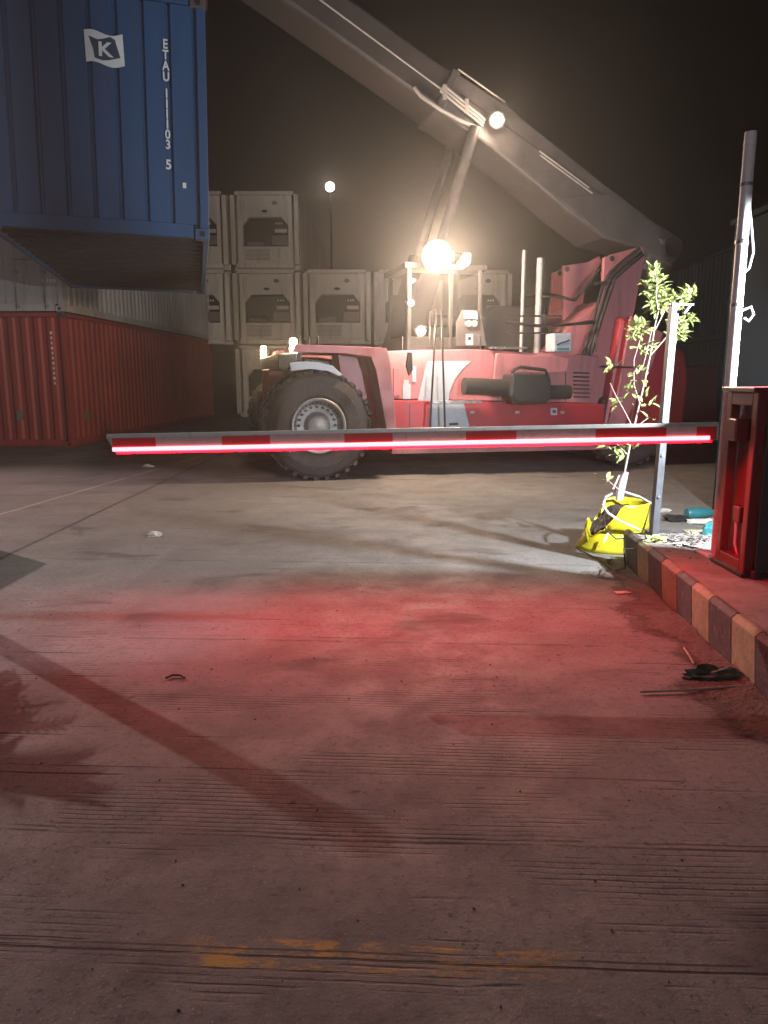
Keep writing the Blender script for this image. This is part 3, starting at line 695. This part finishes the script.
part('reinforcement_plate', M['boom'], bo, lambda bm: [bprism(bm, [(.1, -.50), (.1, -.16), (1.3, -.10), (2.1, -.62), (1.1, -.74)], -.505, -.46)], bevel=.006)
part('reinforcement_plate', M['boom'], bo, lambda bm: [bprism(bm, [(-.33, -.5), (-.36, -.2), (-.2, -.1), (.15, -.3)], -.54, -.47)], bevel=.02)
part('pivot_boss', M['black'], bo, lambda bm: tube(bm, [bp_(-.14, -.32, -.60), bp_(-.14, -.32, .60)], .17, 24), smooth=True)
part('rear_head', M['boom'], bo, lambda bm: bprism(bm, [(-.30, -.78), (-.46, -.50), (-.40, -.2), (.1, -.2), (.15, -.85)], -.44, .44), bevel=.05)
for h, s0, s1 in ((-.26, 1.6, 2.7), (-.21, 1.7, 2.75)):
    part('pipe_rail', M['rim'], bo, lambda bm: tube(bm, [bp_(s0, h, -.50), bp_(s1, h + .06, -.50)], .014, 8))
for h in (-.22, -.17, -.12):
    part('pipe_rail', M['rim'], bo, lambda bm: tube(bm, [bp_(3.78, h - .10, -.53), bp_(4.62, h, -.53)], .022, 8))
for q in (4.15, 4.55): part('pipe_clamp', M['rim'], bo, lambda bm: box(bm, bp_(q, -.20, -.53), (.06, .05, .20)))
part('pipe_rail', M['rim'], inn, lambda bm: tube(bm, [bp_(4.5, -.16, -.45), bp_(8.2, .06, -.45)], .016, 8))
part('hose_loop', M['rim'], bo, lambda bm: tube(bm, [bp_(*q) for q in ((3.8, -.38, -.52), (4.1, -.44, -.54), (4.5, -.47, -.55), (4.85, -.46, -.55), (5.0, -.38, -.5))], .03, 8), smooth=True)
part('edge_trim', M['rim'], bo, lambda bm: tube(bm, [bp_(3.6, .21, -.47), bp_(4.5, .22, -.50)], .014, 8))
# lift cylinders
for sy in (-.62, .62):
    c0 = Vector((vt(398, 392, -.6)[0], sy, vt(398, 392, -.6)[1])); c1 = bp_(3.9, -.45, sy)
    c0 = Vector((c0.x, sy, 1.35)); mid_ = c0.lerp(c1, .55)
    lc = vp('lift_cylinder', M['black'], lambda bm: tube(bm, [c0, mid_], .16, 20), smooth=True)
    part('rod', M['boom'], lc, lambda bm: tube(bm, [mid_, c1], .085, 16), smooth=True)
# boom head, rotator and spreader on the blue container
topz = 3.12 + BH
hp = bp_(8.45, 0, 0)
vp('boom_head', M['black'], lambda bm: [box(bm, (hp.x, 0, hp.z), (.6, .95, .9)), box(bm, ((hp.x - 6) / 2, 0, (hp.z + topz + .9) / 2), (abs(hp.x + 6) * .6 + .4, .5, .5))], bevel=.04)
spx = -6.0
vp('rotator', M['black'], lambda bm: lathe(bm, [(.45, topz + .50), (.45, topz + .85), (.30, topz + .95), (.30, hp.z)], (spx, 0, 0), 28, 'Z'), smooth=True)
def spreader(bm):
    box(bm, (spx, 0, topz + .36), (.9, 3.2, .34))
    for s in (-1, 1):
        box(bm, (spx - .22 * 1, s * 1.9, topz + .32), (.22, 2.1, .26)); box(bm, (spx + .22, s * 1.9, topz + .32), (.22, 2.1, .26))
        box(bm, (spx, s * 2.93, topz + .22), (2.40, .24, .26))
vp('spreader', M['vpink'], spreader, bevel=.02)
for sx in (-1, 1):
    for sy in (-1, 1):
        vp('twistlock', M['black'], lambda bm: box(bm, (spx + sx * 1.13, sy * 2.93, topz + .09), (.12, .12, .16)), bevel=.01)

# ------------------------------------------------------------------ traffic island with striped kerb
NS = 26
isl = thing('traffic_island', 'raised concrete traffic island edged with yellow and black painted kerb', 'traffic island', (1.94, 5.88, 0), R(-3.3))
IX0, IX1, IY1, IH = 0.0, 3.6, 0.0, .29
def isl_top(bm):
    prism(bm, [(.052, 0), (.052, IH - .004), (.16, IH), (IX1, IH), (IX1, 0)], -10.4, IY1 - .16)
part('top_slab', M['concrete'], isl, isl_top)
ky = IY1; k = 0; sl_ = .30
def kerb_block(y0, y1, m):
    def f(bm):
        pr = [(0.02, 0), (0.0, IH - .03), (.025, IH - .004), (.05, IH - .002), (.05, 0)]
        prism(bm, pr, y0, y1)
    o = part('kerb_stone', m, isl, f, bevel=.006); return o
random.seed(3)
while ky > -7.2:
    ln = sl_ * random.uniform(.92, 1.08)
    if k == 0: ln = .10
    kerb_block(ky - ln + .003, ky, M['kyellow'] if k % 2 == 0 else M['kblack']); ky -= ln; k += 1
def kend(bm):
    for i in range(11): pass
x = .165; k = 0
while x < 3.3:
    part('kerb_stone', M['kblack'] if k % 2 == 0 else M['kyellow'], isl, lambda bm: box(bm, (x + .15, IY1 - .08, IH / 2), (.297, .157, IH)), bevel=.008); x += .3; k += 1

# ------------------------------------------------------------------ boom barrier
CBX, CBY = 2.20, 4.40
bar = thing('boom_barrier', 'red boom barrier with a lowered red and white arm and a glowing strip', 'barrier', (CBX, CBY, IH))
cw_, cdp, ch_ = .42, .39, 1.13
def cabinet(bm):
    # side slot: left face open frame built from pieces
    t_ = .03
    box(bm, (.07 + cw_ / 2, cdp / 2, ch_ / 2 - .02), (cw_, cdp - .004, ch_ - .06))
    box(bm, (.03, .03, ch_ / 2), (.06, .06, ch_ - .02)); box(bm, (.03, cdp - .03, ch_ / 2), (.06, .06, ch_ - .02))
    box(bm, (.03, cdp / 2, ch_ - .05), (.06, cdp - .12, .08)); box(bm, (.03, cdp / 2, .05), (.06, cdp - .12, .09))
cb = part('cabinet', M['cabred'], bar, cabinet, bevel=.006)
part('lid', M['cabred'], bar, lambda bm: box(bm, (cw_ / 2 - .01, cdp / 2, ch_ + .005), (cw_ + .05, cdp + .03, .03)), bevel=.006)
dr = part('door', M['cabdark'], bar, lambda bm: box(bm, (cw_ / 2 + .03, -.006, ch_ / 2 - .01), (cw_ - .07, .014, ch_ - .07)), bevel=.004)
part('door_edge', M['black'], dr, lambda bm: box(bm, (cw_ / 2 + .02, -.015, ch_ / 2), (.006, .006, ch_ - .1)))
part('arm_carrier', M['cabred'], bar, lambda bm: box(bm, (.0, cdp / 2, .89), (.10, .10, .14)), bevel=.01)
part('inner_bracket', M['cabred'], bar, lambda bm: box(bm, (.045, cdp / 2, .36), (.05, .09, .10)), bevel=.008)
part('inner_cable', M['cable'], bar, lambda bm: tube(bm, [(.05, cdp / 2 + .05, .32), (.04, cdp / 2 + .02, .24), (.05, cdp / 2 + .04, .16), (.06, cdp / 2, .08)], .008, 6), smooth=True)
part('base_foot', M['black'], bar, lambda bm: [box(bm, (cw_ / 2, cdp / 2, .012), (cw_ + .04, cdp + .04, .024))] + [lathe(bm, [(.03, .0), (.03, .05), (0, .055)], (x_, -.035, .0), 6, 'Z') for x_ in (.06, .16)], bevel=.004)
# arm
armY = CBY + .16
tip = at_y(108, 443, armY); root_ = at_y(717, 431, armY)
arm = bpy.data.objects.new('arm', None); COL.objects.link(arm); arm.parent = bar
dv = tip - root_; alen = dv.length
arm.location = root_ - Vector((CBX, CBY, IH)); arm.rotation_euler = (0, math.atan2(-dv.z, dv.x) , 0)   # local +x runs along the arm
AH, AD = .108, .045
segs = [(715, 'r'), (695, 'w'), (665, 'r'), (595, 'w'), (516, 'r'), (466, 'w'), (393, 'r'), (345, 'w'), (271, 'r'), (223, 'w'), (157, 'r'), (108, None)]
def arm_bar(bm):
    L_ = alen
    prof = [(-AD / 2, -AH / 2), (AD / 2, -AH / 2), (AD / 2, AH / 2 - .02), (AD / 4, AH / 2), (-AD / 4, AH / 2), (-AD / 2, AH / 2 - .02)]
    prof = [(y, -z) for y, z in prof]
    a = [bm.verts.new((0, y, z)) for y, z in prof]; b2 = [bm.verts.new((L_, y, z)) for y, z in prof]
    b2[0].co.x = b2[1].co.x = L_ - .05
    bm.faces.new(a); bm.faces.new(b2[::-1])
    for i in range(6): bm.faces.new((a[i], a[(i + 1) % 6], b2[(i + 1) % 6], b2[i]))
part('arm_bar', M['armwhite'], arm, arm_bar)
for i in range(len(segs) - 1):
    if segs[i][1] == 'r':
        d0 = (717 - segs[i][0]) / (717 - 108) * alen; d1 = (717 - segs[i + 1][0]) / (717 - 108) * alen
        d1 = min(d1, alen - .035)
        for sy in (-1, 1):
            part('red_stripe', M['armred'], arm, lambda bm: box(bm, ((d0 + d1) / 2, sy * (AD / 2 + .001), .010), (d1 - d0, .003, AH - .040 + .012)))
part('led_strip', M['led'], arm, lambda bm: box(bm, (alen / 2 + .01, -(AD / 2 + .007), AH / 2 - .016), (alen - .09, .012, .024)), bevel=.003)
part('added_strip_lip', M['armred'], arm, lambda bm: box(bm, (alen / 2 - .01, -AD / 2 + .004, AH / 2 + .006), (alen - .09, .006, .013)))  # lip added to cut off the strip's red light behind the arm
# down-facing red light of the strip
sgnx = 1
al = bpy.data.lights.new('led_strip_light', 'AREA'); al.shape = 'RECTANGLE'; al.size = alen - .1; al.size_y = .010; al.energy = E_LED; al.color = (1, .02, .045)
ao = bpy.data.objects.new('led_strip_light', al); COL.objects.link(ao); ao.parent = bar
mid_a = (tip + root_) / 2 - Vector((CBX, CBY, IH)); ao.location = mid_a + Vector((0, -(AD / 2 + .009), -AH / 2 + .001))
ao.rotation_euler = (R(-14), math.atan2(-dv.z, dv.x), 0)
ao.rotation_euler = (Matrix.Rotation(0, 3, 'X') @ Matrix.Rotation(math.atan(-dv.z / dv.x) , 3, 'Y')).to_euler()

# ------------------------------------------------------------------ white pole and its lamp
pb = (2.30, 4.99)
wp = thing('lamp_pole', 'slim white pole brightly lit beside the barrier cabinet', 'pole', (pb[0], pb[1], IH))
part('pole', M['wpole'], wp, lambda bm: tube(bm, [(0, 0, 0), (0, 0, 2.72)], .036, 20), smooth=True)
part('cable_loop', M['cable'], wp, lambda bm: tube(bm, [(.037, 0, 2.25), (.055, -.01, 2.12), (.075, -.01, 2.0), (.06, 0, 1.9), (.037, 0, 1.88)], .007, 8), smooth=True)
part('hook_ring', M['cable'], wp, lambda bm: tube(bm, [(.04, 0, 1.64), (.09, -.01, 1.66), (.11, -.01, 1.61), (.08, -.01, 1.57), (.05, -.01, 1.59)], .008, 8), smooth=True)
for z_ in (1.66, 2.05, 2.4): part('band', M['galv'], wp, lambda bm: lathe(bm, [(.0, z_), (.040, z_), (.040, z_ + .02), (.0, z_ + .02)], seg=20, axis='Z'))
part('base_plate', M['wpole'], wp, lambda bm: box(bm, (0, 0, .01), (.2, .2, .02)), bevel=.003)
fl = thing('floodlight', 'small black floodlight on a stub post, just past the right edge behind the barrier cabinet', 'floodlight', (3.02, 4.50, IH))
part('post', M['galv'], fl, lambda bm: tube(bm, [(.05, -.03, 0), (.05, -.03, 1.5)], .025, 12), smooth=True)
part('housing', M['black'], fl, lambda bm: box(bm, (.05, -.03, 1.53), (.10, .16, .14), Matrix.Rotation(R(-40), 3, 'Z')), bevel=.01)

# ------------------------------------------------------------------ angle iron post
ai = thing('angle_iron_post', 'thin steel angle post with a small bracket on the kerb beside the sapling', 'post', (2.10, 5.66, IH), ry=R(1.2))
def ang(bm):
    w, t_ = .075, .006
    pr = [(0, 0), (w, 0), (w, t_), (t_, t_), (t_, w), (0, w)]
    a = [bm.verts.new((x_ - .03, -y_ * 1 + .0, 0)) for x_, y_ in pr]; b2 = [bm.verts.new((x_ - .03, -y_, 1.74)) for x_, y_ in pr]
    bm.faces.new(a); bm.faces.new(b2[::-1])
    for i in range(6): bm.faces.new((a[i], a[(i + 1) % 6], b2[(i + 1) % 6], b2[i]))
part('angle', mat('angle_steel', (.12, .125, .14), .5, .4, .3, 14, RUST, .5, .1), ai, ang)
part('top_bracket', M['galv'], ai, lambda bm: [box(bm, (.045, -.04, 1.735), (.17, .05, .012)), box(bm, (.09, -.04, 1.70), (.012, .04, .07), Matrix.Rotation(R(35), 3, 'Y'))])
part('bolt', M['galv'], ai, lambda bm: [lathe(bm, [(0, -.012), (.012, -.012), (.012, 0)], (.02, -.004, z_), 6) for z_ in (.3, .62, 1.4)])

# ------------------------------------------------------------------ planter and sapling
pc = Vector((2.09, 6.42, 0))
pot = thing('planter', 'torn yellow plastic drum used as a planter at the kerb end', 'planter', pc)
def drum(bm):
    seg = 40; rings = []
    hs = [0, .04, .10, .17, .18, .20, .26, .32, .40, .43]
    for h in hs:
        ring = []
        for k_ in range(seg):
            a = 2 * math.pi * k_ / seg; ca, sa = math.cos(a), math.sin(a)
            r_ = .235 + .012 * (h in (.17, .20)) + (.02 if h < .05 else 0)
            # body leans: bottom spreads toward -x
            x_ = ca * r_; y_ = sa * r_
            if ca < 0: x_ *= 1 + .50 * (1 - h / .43)
            zz = h
            cut = .43 if ca > -.25 else .43 - .30 * min(1, (-ca - .25) / .6)
            zz = min(h, cut + .006 * math.sin(k_ * 2.7))
            ring.append(bm.verts.new((x_, y_, zz)))
        rings.append(ring)
    for i in range(len(rings) - 1):
        for k_ in range(seg):
            f = [rings[i][k_], rings[i][(k_ + 1) % seg], rings[i + 1][(k_ + 1) % seg], rings[i + 1][k_]]
            bm.faces.new(f)
    bmesh.ops.remove_doubles(bm, verts=bm.verts, dist=.0008)
dm = part('drum', M['yellow'], pot, drum, smooth=True)
md = dm.modifiers.new('solid', 'SOLIDIFY'); md.thickness = .008
def flap(bm):
    c0 = [Vector((-.34 + .02 * k, -.20 + .045 * k + .02 * math.sin(k * 1.3), .10)) for k in range(6)]
    for k in range(5):
        a, b_ = c0[k], c0[k + 1]; ha, hb = (.16 + .05 * math.sin(k * .8 + .6)), (.16 + .05 * math.sin((k + 1) * .8 + .6))
        u = Vector((-.05, -.02, 0))
        bm.faces.new([bm.verts.new(q) for q in (a, b_, b_ + u * .7 + Vector((0, 0, hb * .6)), a + u * .7 + Vector((0, 0, ha * .6)))])
        bm.faces.new([bm.verts.new(q) for q in (a + u * .7 + Vector((0, 0, ha * .6)), b_ + u * .7 + Vector((0, 0, hb * .6)), b_ + u * .3 + Vector((0, 0, hb)), a + u * .3 + Vector((0, 0, ha)))])
    bmesh.ops.remove_doubles(bm, verts=bm.verts, dist=.001)
fp = part('torn_flap', M['yellow'], pot, flap, smooth=True)
fm = fp.modifiers.new('solid', 'SOLIDIFY'); fm.thickness = .008
def soilf(bm):
    random.seed(5); n = 22
    g_ = []
    for i in range(n + 1):
        row = []
        for j in range(n + 1):
            x_ = -.36 + .60 * i / n; y_ = -.24 + .48 * j / n
            z_ = .36 - max(0, -x_ - .02) * .85 + random.uniform(-.012, .012)
            row.append(bm.verts.new((x_, y_, z_)))
        g_.append(row)
    for i in range(n):
        for j in range(n):
            cxm, cym = (g_[i][j].co.x + .012), g_[i][j].co.y
            lim = .215 if cxm > 0 else .215 * 1.35
            if (cxm / lim) ** 2 + (cym / .215) ** 2 < 1: bm.faces.new((g_[i][j], g_[i + 1][j], g_[i + 1][j + 1], g_[i][j + 1]))
part('soil', M['soil'], pot, soilf)
part('label_mark', M['cable'], pot, lambda bm: box(bm, (-.20, -.262, .155), (.02, .006, .09), Matrix.Rotation(R(25), 3, 'Y')))

def leaf(bm, p, d, L_, w, up=Vector((0, 0, 1))):
    d = d.normalized(); s_ = d.cross(up)
    if s_.length < .1: s_ = Vector((1, 0, 0))
    s_ = s_.normalized(); n_ = s_.cross(d)
    pts = [(0, 0, 0), (.25, .42, .06), (.6, .5, .03), (1, 0, -.12), (.6, -.5, .03), (.25, -.42, .06)]
    v = [bm.verts.new(p + d * (a * L_) + s_ * (b_ * w) + n_ * (c_ * L_)) for a, b_, c_ in pts]
    mid = bm.verts.new(p + d * (.5 * L_) + n_ * (-.02 * L_))
    for i in range(6): bm.faces.new((v[i], v[(i + 1) % 6], mid))
spY = 6.38
sap = thing('sapling', 'leafy young tree with a thin pale stem growing in the yellow drum', 'young tree', (2.0, spY, .33))
def wpx(px, py, dy=0):
    p = at_y(px, py, spY + dy); return p - Vector((2.0, spY, .33))
stems = [[(622, 500), (625, 470), (631, 440), (638, 410), (645, 380), (651, 352), (655, 325), (660, 305)],
         [(640, 404), (634, 385), (634, 360), (640, 340), (645, 322)],
         [(634, 430), (625, 412), (616, 396), (610, 383)],
         [(628, 455), (620, 447), (614, 441)], [(622, 492), (612, 484), (606, 479)],
         [(655, 330), (664, 312), (676, 300), (686, 294)], [(650, 356), (664, 340), (674, 326), (682, 320)],
         [(658, 310), (656, 296), (657, 282), (655, 272)], [(632, 436), (640, 424), (648, 418)]]
def stemf(bm):
    for i, st in enumerate(stems):
        n = len(st); tube(bm, [wpx(a, b_, -.02 * i) for a, b_ in st], [((.011 if i == 0 else .005) * (1 - .6 * q / n)) for q in range(n)], 8)
part('stem', M['bark'], sap, stemf, smooth=True)
part('branch', M['bark'], sap, lambda bm: tube(bm, [wpx(625, 468), wpx(629, 430, .05), wpx(640, 380, .06), wpx(652, 330, .02)], .006, 6))
random.seed(11)
clusters = [(655, 285, 13, 13, 46), (660, 303, 15, 9, 34), (678, 300, 12, 7, 26), (690, 293, 8, 5, 14), (652, 272, 6, 4, 8),
            (676, 330, 13, 11, 36), (688, 320, 8, 5, 12), (640, 330, 11, 8, 26), (642, 347, 13, 6, 20), (630, 340, 6, 4, 8),
            (612, 367, 10, 4, 10), (640, 375, 11, 8, 20), (633, 390, 10, 6, 14), (622, 402, 10, 5, 14), (648, 402, 8, 6, 12), (650, 420, 7, 4, 7),
            (612, 447, 10, 5, 16), (622, 452, 10, 5, 14), (632, 447, 6, 4, 8), (605, 480, 7, 4, 8)]
def leaves(bm):
    for (cx, cy, rx_, ry_, n) in clusters:
        n = int(n * (2.0 if cy < 335 else .8))
        for i in range(n):
            a = random.uniform(0, 2 * math.pi); q = math.sqrt(random.random())
            p = wpx(cx + math.cos(a) * rx_ * q * .75, cy + math.sin(a) * ry_ * q * .9, random.uniform(-.10, .10))
            c_ = wpx(cx, cy + 4)
            d = (p - c_) * 3 + Vector((random.uniform(-.3, .3), random.uniform(-.5, .3), random.uniform(-.25, .3)))
            leaf(bm, p, d, random.uniform(.06, .10), random.uniform(.026, .040), Vector((random.uniform(-.4, .4), random.uniform(-.9, .2), 1)).normalized())
part('leaves', M['leaf'], sap, leaves)
def wrap(bm):
    tube(bm, [wpx(619, 500), wpx(621, 488), wpx(624, 478), wpx(626, 472)], [.032, .036, .03, .022], 10)
    box(bm, wpx(616, 482), (.012, .02, .13), Matrix.Rotation(R(22), 3, 'Y'))
part('cloth_wrap', M['cloth'], sap, wrap, smooth=True)
hs_ = tag(part('hose', M['cable'], None, lambda bm: tube(bm, [at_y(a, b_, y_) for a, b_, y_ in ((640, 530, 6.12), (620, 521, 6.10), (608, 513, 6.12), (603, 505, 6.16), (606, 497, 6.3), (613, 493, 6.45), (625, 492, 6.5), (640, 497, 6.45), (652, 504, 6.3), (659, 512, 6.1), (658, 524, 6.0), (655, 531, 5.95))], .010, 8), smooth=True),
    'white garden hose looped over the yellow drum', 'hose')
tag(part('wire', M['hose'], None, lambda bm: tube(bm, [at_y(604, 518, 6.13), at_y(606, 530, 6.10), at_y(616, 539, 6.04), at_y(634, 538, 5.93), at_z(641, 540, IH + .008), at_z(660, 537, IH + .008), at_z(690, 547, IH + .008), at_z(716, 551, IH + .01)], .006, 6), smooth=True),
    'thin dark wire trailing from the yellow drum over the kerb top', 'wire')
tag(part('cable', M['hose'], None, lambda bm: tube(bm, [at_z(640, 541, IH + .008), at_z(634, 549, IH + .006), Vector((1.845, 5.55, .2)), Vector((1.85, 5.5, .06)), Vector((1.80, 5.6, .012)), at_z(600, 560, .01), at_z(578, 549, .01)], .006, 6), smooth=True),
    'dark cable hanging down the kerb face beside the drum', 'cable')

# ------------------------------------------------------------------ litter
def lump(name, m, c, s, label, cat, seed, sub=3, amp=.35, group=None):
    random.seed(seed); bm = BM(); bmesh.ops.create_icosphere(bm, subdivisions=sub, radius=1)
    for v in bm.verts:
        k_ = 1 + random.uniform(-amp, amp); v.co = Vector((v.co.x * s[0] * k_, v.co.y * s[1] * k_, (max(v.co.z, -.3) + .3) * s[2] * k_))
    o = obj(name, bm, m, None, loc=c); tag(o, label, cat, group); return o
lump('crumpled_paper', M['paper'], at_z(154, 536, 0), (.07, .05, .03), 'small crumpled white paper lying alone on the open concrete', 'litter', 1, 2)
lump('plastic_sheet', M['dgreen'], at_z(712, 678, 0), (.14, .06, .045), 'dark green crumpled sheet lying against the striped kerb', 'litter', 2, 3, .25)
def bottle(name, p, rz, m, label, L_=.26, r_=.045):
    t = thing(name, label, 'bottle', p, rz)
    part('bottle_body', m, t, lambda bm: lathe(bm, [(0, 0), (r_ * .9, .0), (r_, .01), (r_, L_ * .65), (r_ * .5, L_ * .85), (r_ * .35, L_ * .95)], (0, 0, r_), 20), smooth=True)
    part('cap', M['vwhite'], t, lambda bm: lathe(bm, [(r_ * .4, L_ * .94), (r_ * .4, L_ * 1.02), (0, L_ * 1.02)], (0, 0, r_), 14), smooth=True)
bottle('plastic_bottle', at_z(686, 519, 0), R(-80), M['teal'], 'teal plastic bottle lying behind the traffic island', .34, .06)
lump('crumpled_paper', M['paper'], at_z(700, 523, 0) + Vector((0, 0, .0)), (.15, .08, .035), 'white crumpled sheet beside the teal bottle', 'litter', 4, 2)
lump('dark_rag', M['dark'], at_z(675, 521, 0), (.13, .07, .05), 'dark rag beside the teal bottle behind the island', 'rag', 5, 2)
lump('crumpled_bag', M['teal'], at_z(708, 534, IH), (.055, .05, .06), 'small blue crumpled bag on the island next to the white pole', 'bag', 6, 2)
lump('crumpled_paper', M['paper'], at_z(662, 512, 0), (.10, .05, .03), 'white scrap just behind the angle iron post', 'litter', 8, 2)
lump('weed_tuft', M['leaf'], at_z(655, 541, IH), (.07, .05, .03), 'green weed tuft at the foot of the angle iron post', 'weed', 9, 3, .5)
tag(part('paper_strip', M['paper'], None, lambda bm: box(bm, at_z(624, 592, .006), (.13, .05, .006), Matrix.Rotation(R(12), 3, 'Z'))), 'flat white paper strip on the ground near the kerb', 'litter')
tag(part('stick', M['wood'], None, lambda bm: tube(bm, [at_z(640, 692, .012), at_z(690, 690, .014), at_z(742, 686, .012)], .006, 6)), 'thin pale stick lying straight toward the kerb', 'stick')
tag(part('twig', M['wood'], None, lambda bm: tube(bm, [at_z(684, 648, .01), at_z(689, 655, .03), at_z(694, 664, .01)], .006, 6)), 'short pale twig lying by the kerb foot', 'twig')
tag(part('wire_scrap', M['hose'], None, lambda bm: tube(bm, [at_z(166, 678, .01), at_z(172, 675, .012), at_z(180, 675, .012), at_z(185, 678, .01)], .006, 6)), 'short curved black wire scrap on the concrete', 'litter')
lump('crumpled_paper', M['paper'], at_z(148, 467, 0), (.10, .06, .03), 'tiny white scrap far away under the barrier tip', 'litter', 10, 2)
lump('crumpled_paper', M['paper'], at_z(680, 545, IH), (.06, .03, .015), 'white scrap on the island top between post and cabinet', 'litter', 12, 2)
# island litter: dark leaves
random.seed(21)
def leaflit(bm):
    for i in range(240):
        y = random.uniform(4.6, 5.7); x = random.uniform(2.0, 2.7)
        if random.random() < .5: x = random.gauss(2.3, .12); y = random.gauss(5.45, .12)
        leaf(bm, Vector((x, y, IH + .012)), Vector((random.uniform(-1, 1), random.uniform(-1, 1), .1)), random.uniform(.02, .05), random.uniform(.01, .02))
o = part('leaf_litter', M['soil'], None, leaflit); tag(o, 'dry dark leaves scattered on the island top', 'leaf litter'); o['kind'] = 'stuff'
# dirt along the kerb
def dirt(bm):
    random.seed(31); ny, nx = 150, 22; cl = bm.verts.layers.float.new('cover')
    g_ = []
    for i in range(ny + 1):
        y = 6.0 - i * .025; row = []
        w = .42 + .13 * math.sin(i * .13) + .08 * math.sin(i * .37 + 1) + random.uniform(-.02, .02)
        if i < 16: w = .16 + .012 * i
        for j in range(nx + 1):
            u = j / nx
            h = (.018 * u ** 1.5) * (.6 + .4 * math.sin(i * .21)) + random.uniform(-.004, .006) * min(1, u * 3)
            if u == 0: h = -.003
            row.append(bm.verts.new((1.955 - .058 * (5.9 - y) - w * (1 - u), y, max(h, -.003) + .004))); row[-1][cl] = u ** 1.1
        g_.append(row)
    for i in range(ny):
        for j in range(nx): bm.faces.new((g_[i][j], g_[i + 1][j], g_[i + 1][j + 1], g_[i][j + 1]))
    for i in range(420):
        y = random.uniform(2.3, 5.9); x = 1.93 - .058 * (5.9 - y) - abs(random.gauss(0, .22)); s_ = random.uniform(.002, .007)
        box(bm, (x, y, s_ * .5 + .006), (s_ * 1.6, s_, s_), Matrix.Rotation(random.uniform(0, 3), 3, 'Z'))
dirt_o = part('kerb_dirt', mat('dirt', (.10, .07, .06), .95, 0, .4, 14, (.045, .035, .03), .8, 1, 50, edge=True), None, dirt, smooth=True)
tag(dirt_o, 'ridge of dark dirt and grit along the foot of the striped kerb', 'dirt'); dirt_o['kind'] = 'stuff'
def grit(bm):
    random.seed(41)
    for i in range(260):
        y = random.uniform(1.5, 9); x = random.uniform(-.6 * y, min(1.8, .5 * y)); s_ = random.uniform(.0015, .005)
        box(bm, (x, y, s_ * .4), (s_ * 1.5, s_, s_), Matrix.Rotation(random.uniform(0, 3), 3, 'Z'))
o = part('grit', M['soil'], None, grit); tag(o, 'loose dark grit scattered over the concrete', 'grit'); o['kind'] = 'stuff'

# ------------------------------------------------------------------ things beside the camera whose shadows fall into view
up = thing('utility_pole', 'slim dark pole just left of the view, seen by its long shadow', 'pole', (-4.72, 6.16, 0))
part('pole', M['black'], up, lambda bm: tube(bm, [(0, 0, 0), (0, 0, 2.67)], [.060, .060], 16), smooth=True)
part('base_plate', M['black'], up, lambda bm: box(bm, (0, 0, .01), (.3, .3, .02)))
cbk = thing('concrete_block', 'concrete block just left of the view, seen by its angular shadow', 'concrete block', (-5.65, 7.1, 0))
part('block', M['concrete'], cbk, lambda bm: box(bm, (0, 0, .8), (1.1, 1.1, 1.6)), bevel=.02)
tr = thing('shade_tree', 'small leafy tree just left of the view, seen by its shadow', 'tree', (-4.50, 5.12, 0))
def trunk(bm):
    tube(bm, [(0, 0, 0), (.02, 0, .8), (.1, -.03, 1.5)], [.035, .03, .02], 8)
    random.seed(2)
part('trunk', M['bark'], tr, trunk, smooth=True)
def crown(bm):
    random.seed(17)
    for i in range(100):
        a = random.uniform(0, 2 * math.pi); e = random.uniform(-.5, .6); L_ = random.uniform(.22, .52)
        d = Vector((math.cos(a) * math.cos(e), math.sin(a) * math.cos(e), math.sin(e)))
        o_ = Vector((.1, -.03, random.uniform(1.25, 1.72))); tube(bm, [o_, o_ + d * L_], .004, 4)
        for j in range(16):
            q = (j + 1) / 16; p = o_ + d * L_ * q
            for s_ in (-1, 1):
                side = d.cross(Vector((0, 0, 1))).normalized() * s_
                leaf(bm, p, side * .8 + d * .9 + Vector((0, 0, -.2)), .11, .020)
part('crown', M['leafdark'], tr, crown)

# ------------------------------------------------------------------ haze
bm = BM(); box(bm, (0, 57, 14.5), (178, 142, 31))
hz = obj('haze', bm, None); struct(hz, 'stuff')
hm = bpy.data.materials.new('haze'); hm.use_nodes = True; nt = hm.node_tree
nt.nodes.remove(nt.nodes['Principled BSDF']); pv = nt.nodes.new('ShaderNodeVolumePrincipled')
pv.inputs['Color'].default_value = (.92, .90, .88, 1); pv.inputs['Density'].default_value = .0063; pv.inputs['Anisotropy'].default_value = .85
nt.links.new(pv.outputs[0], nt.nodes['Material Output'].inputs['Volume']); hz.data.materials.append(hm)
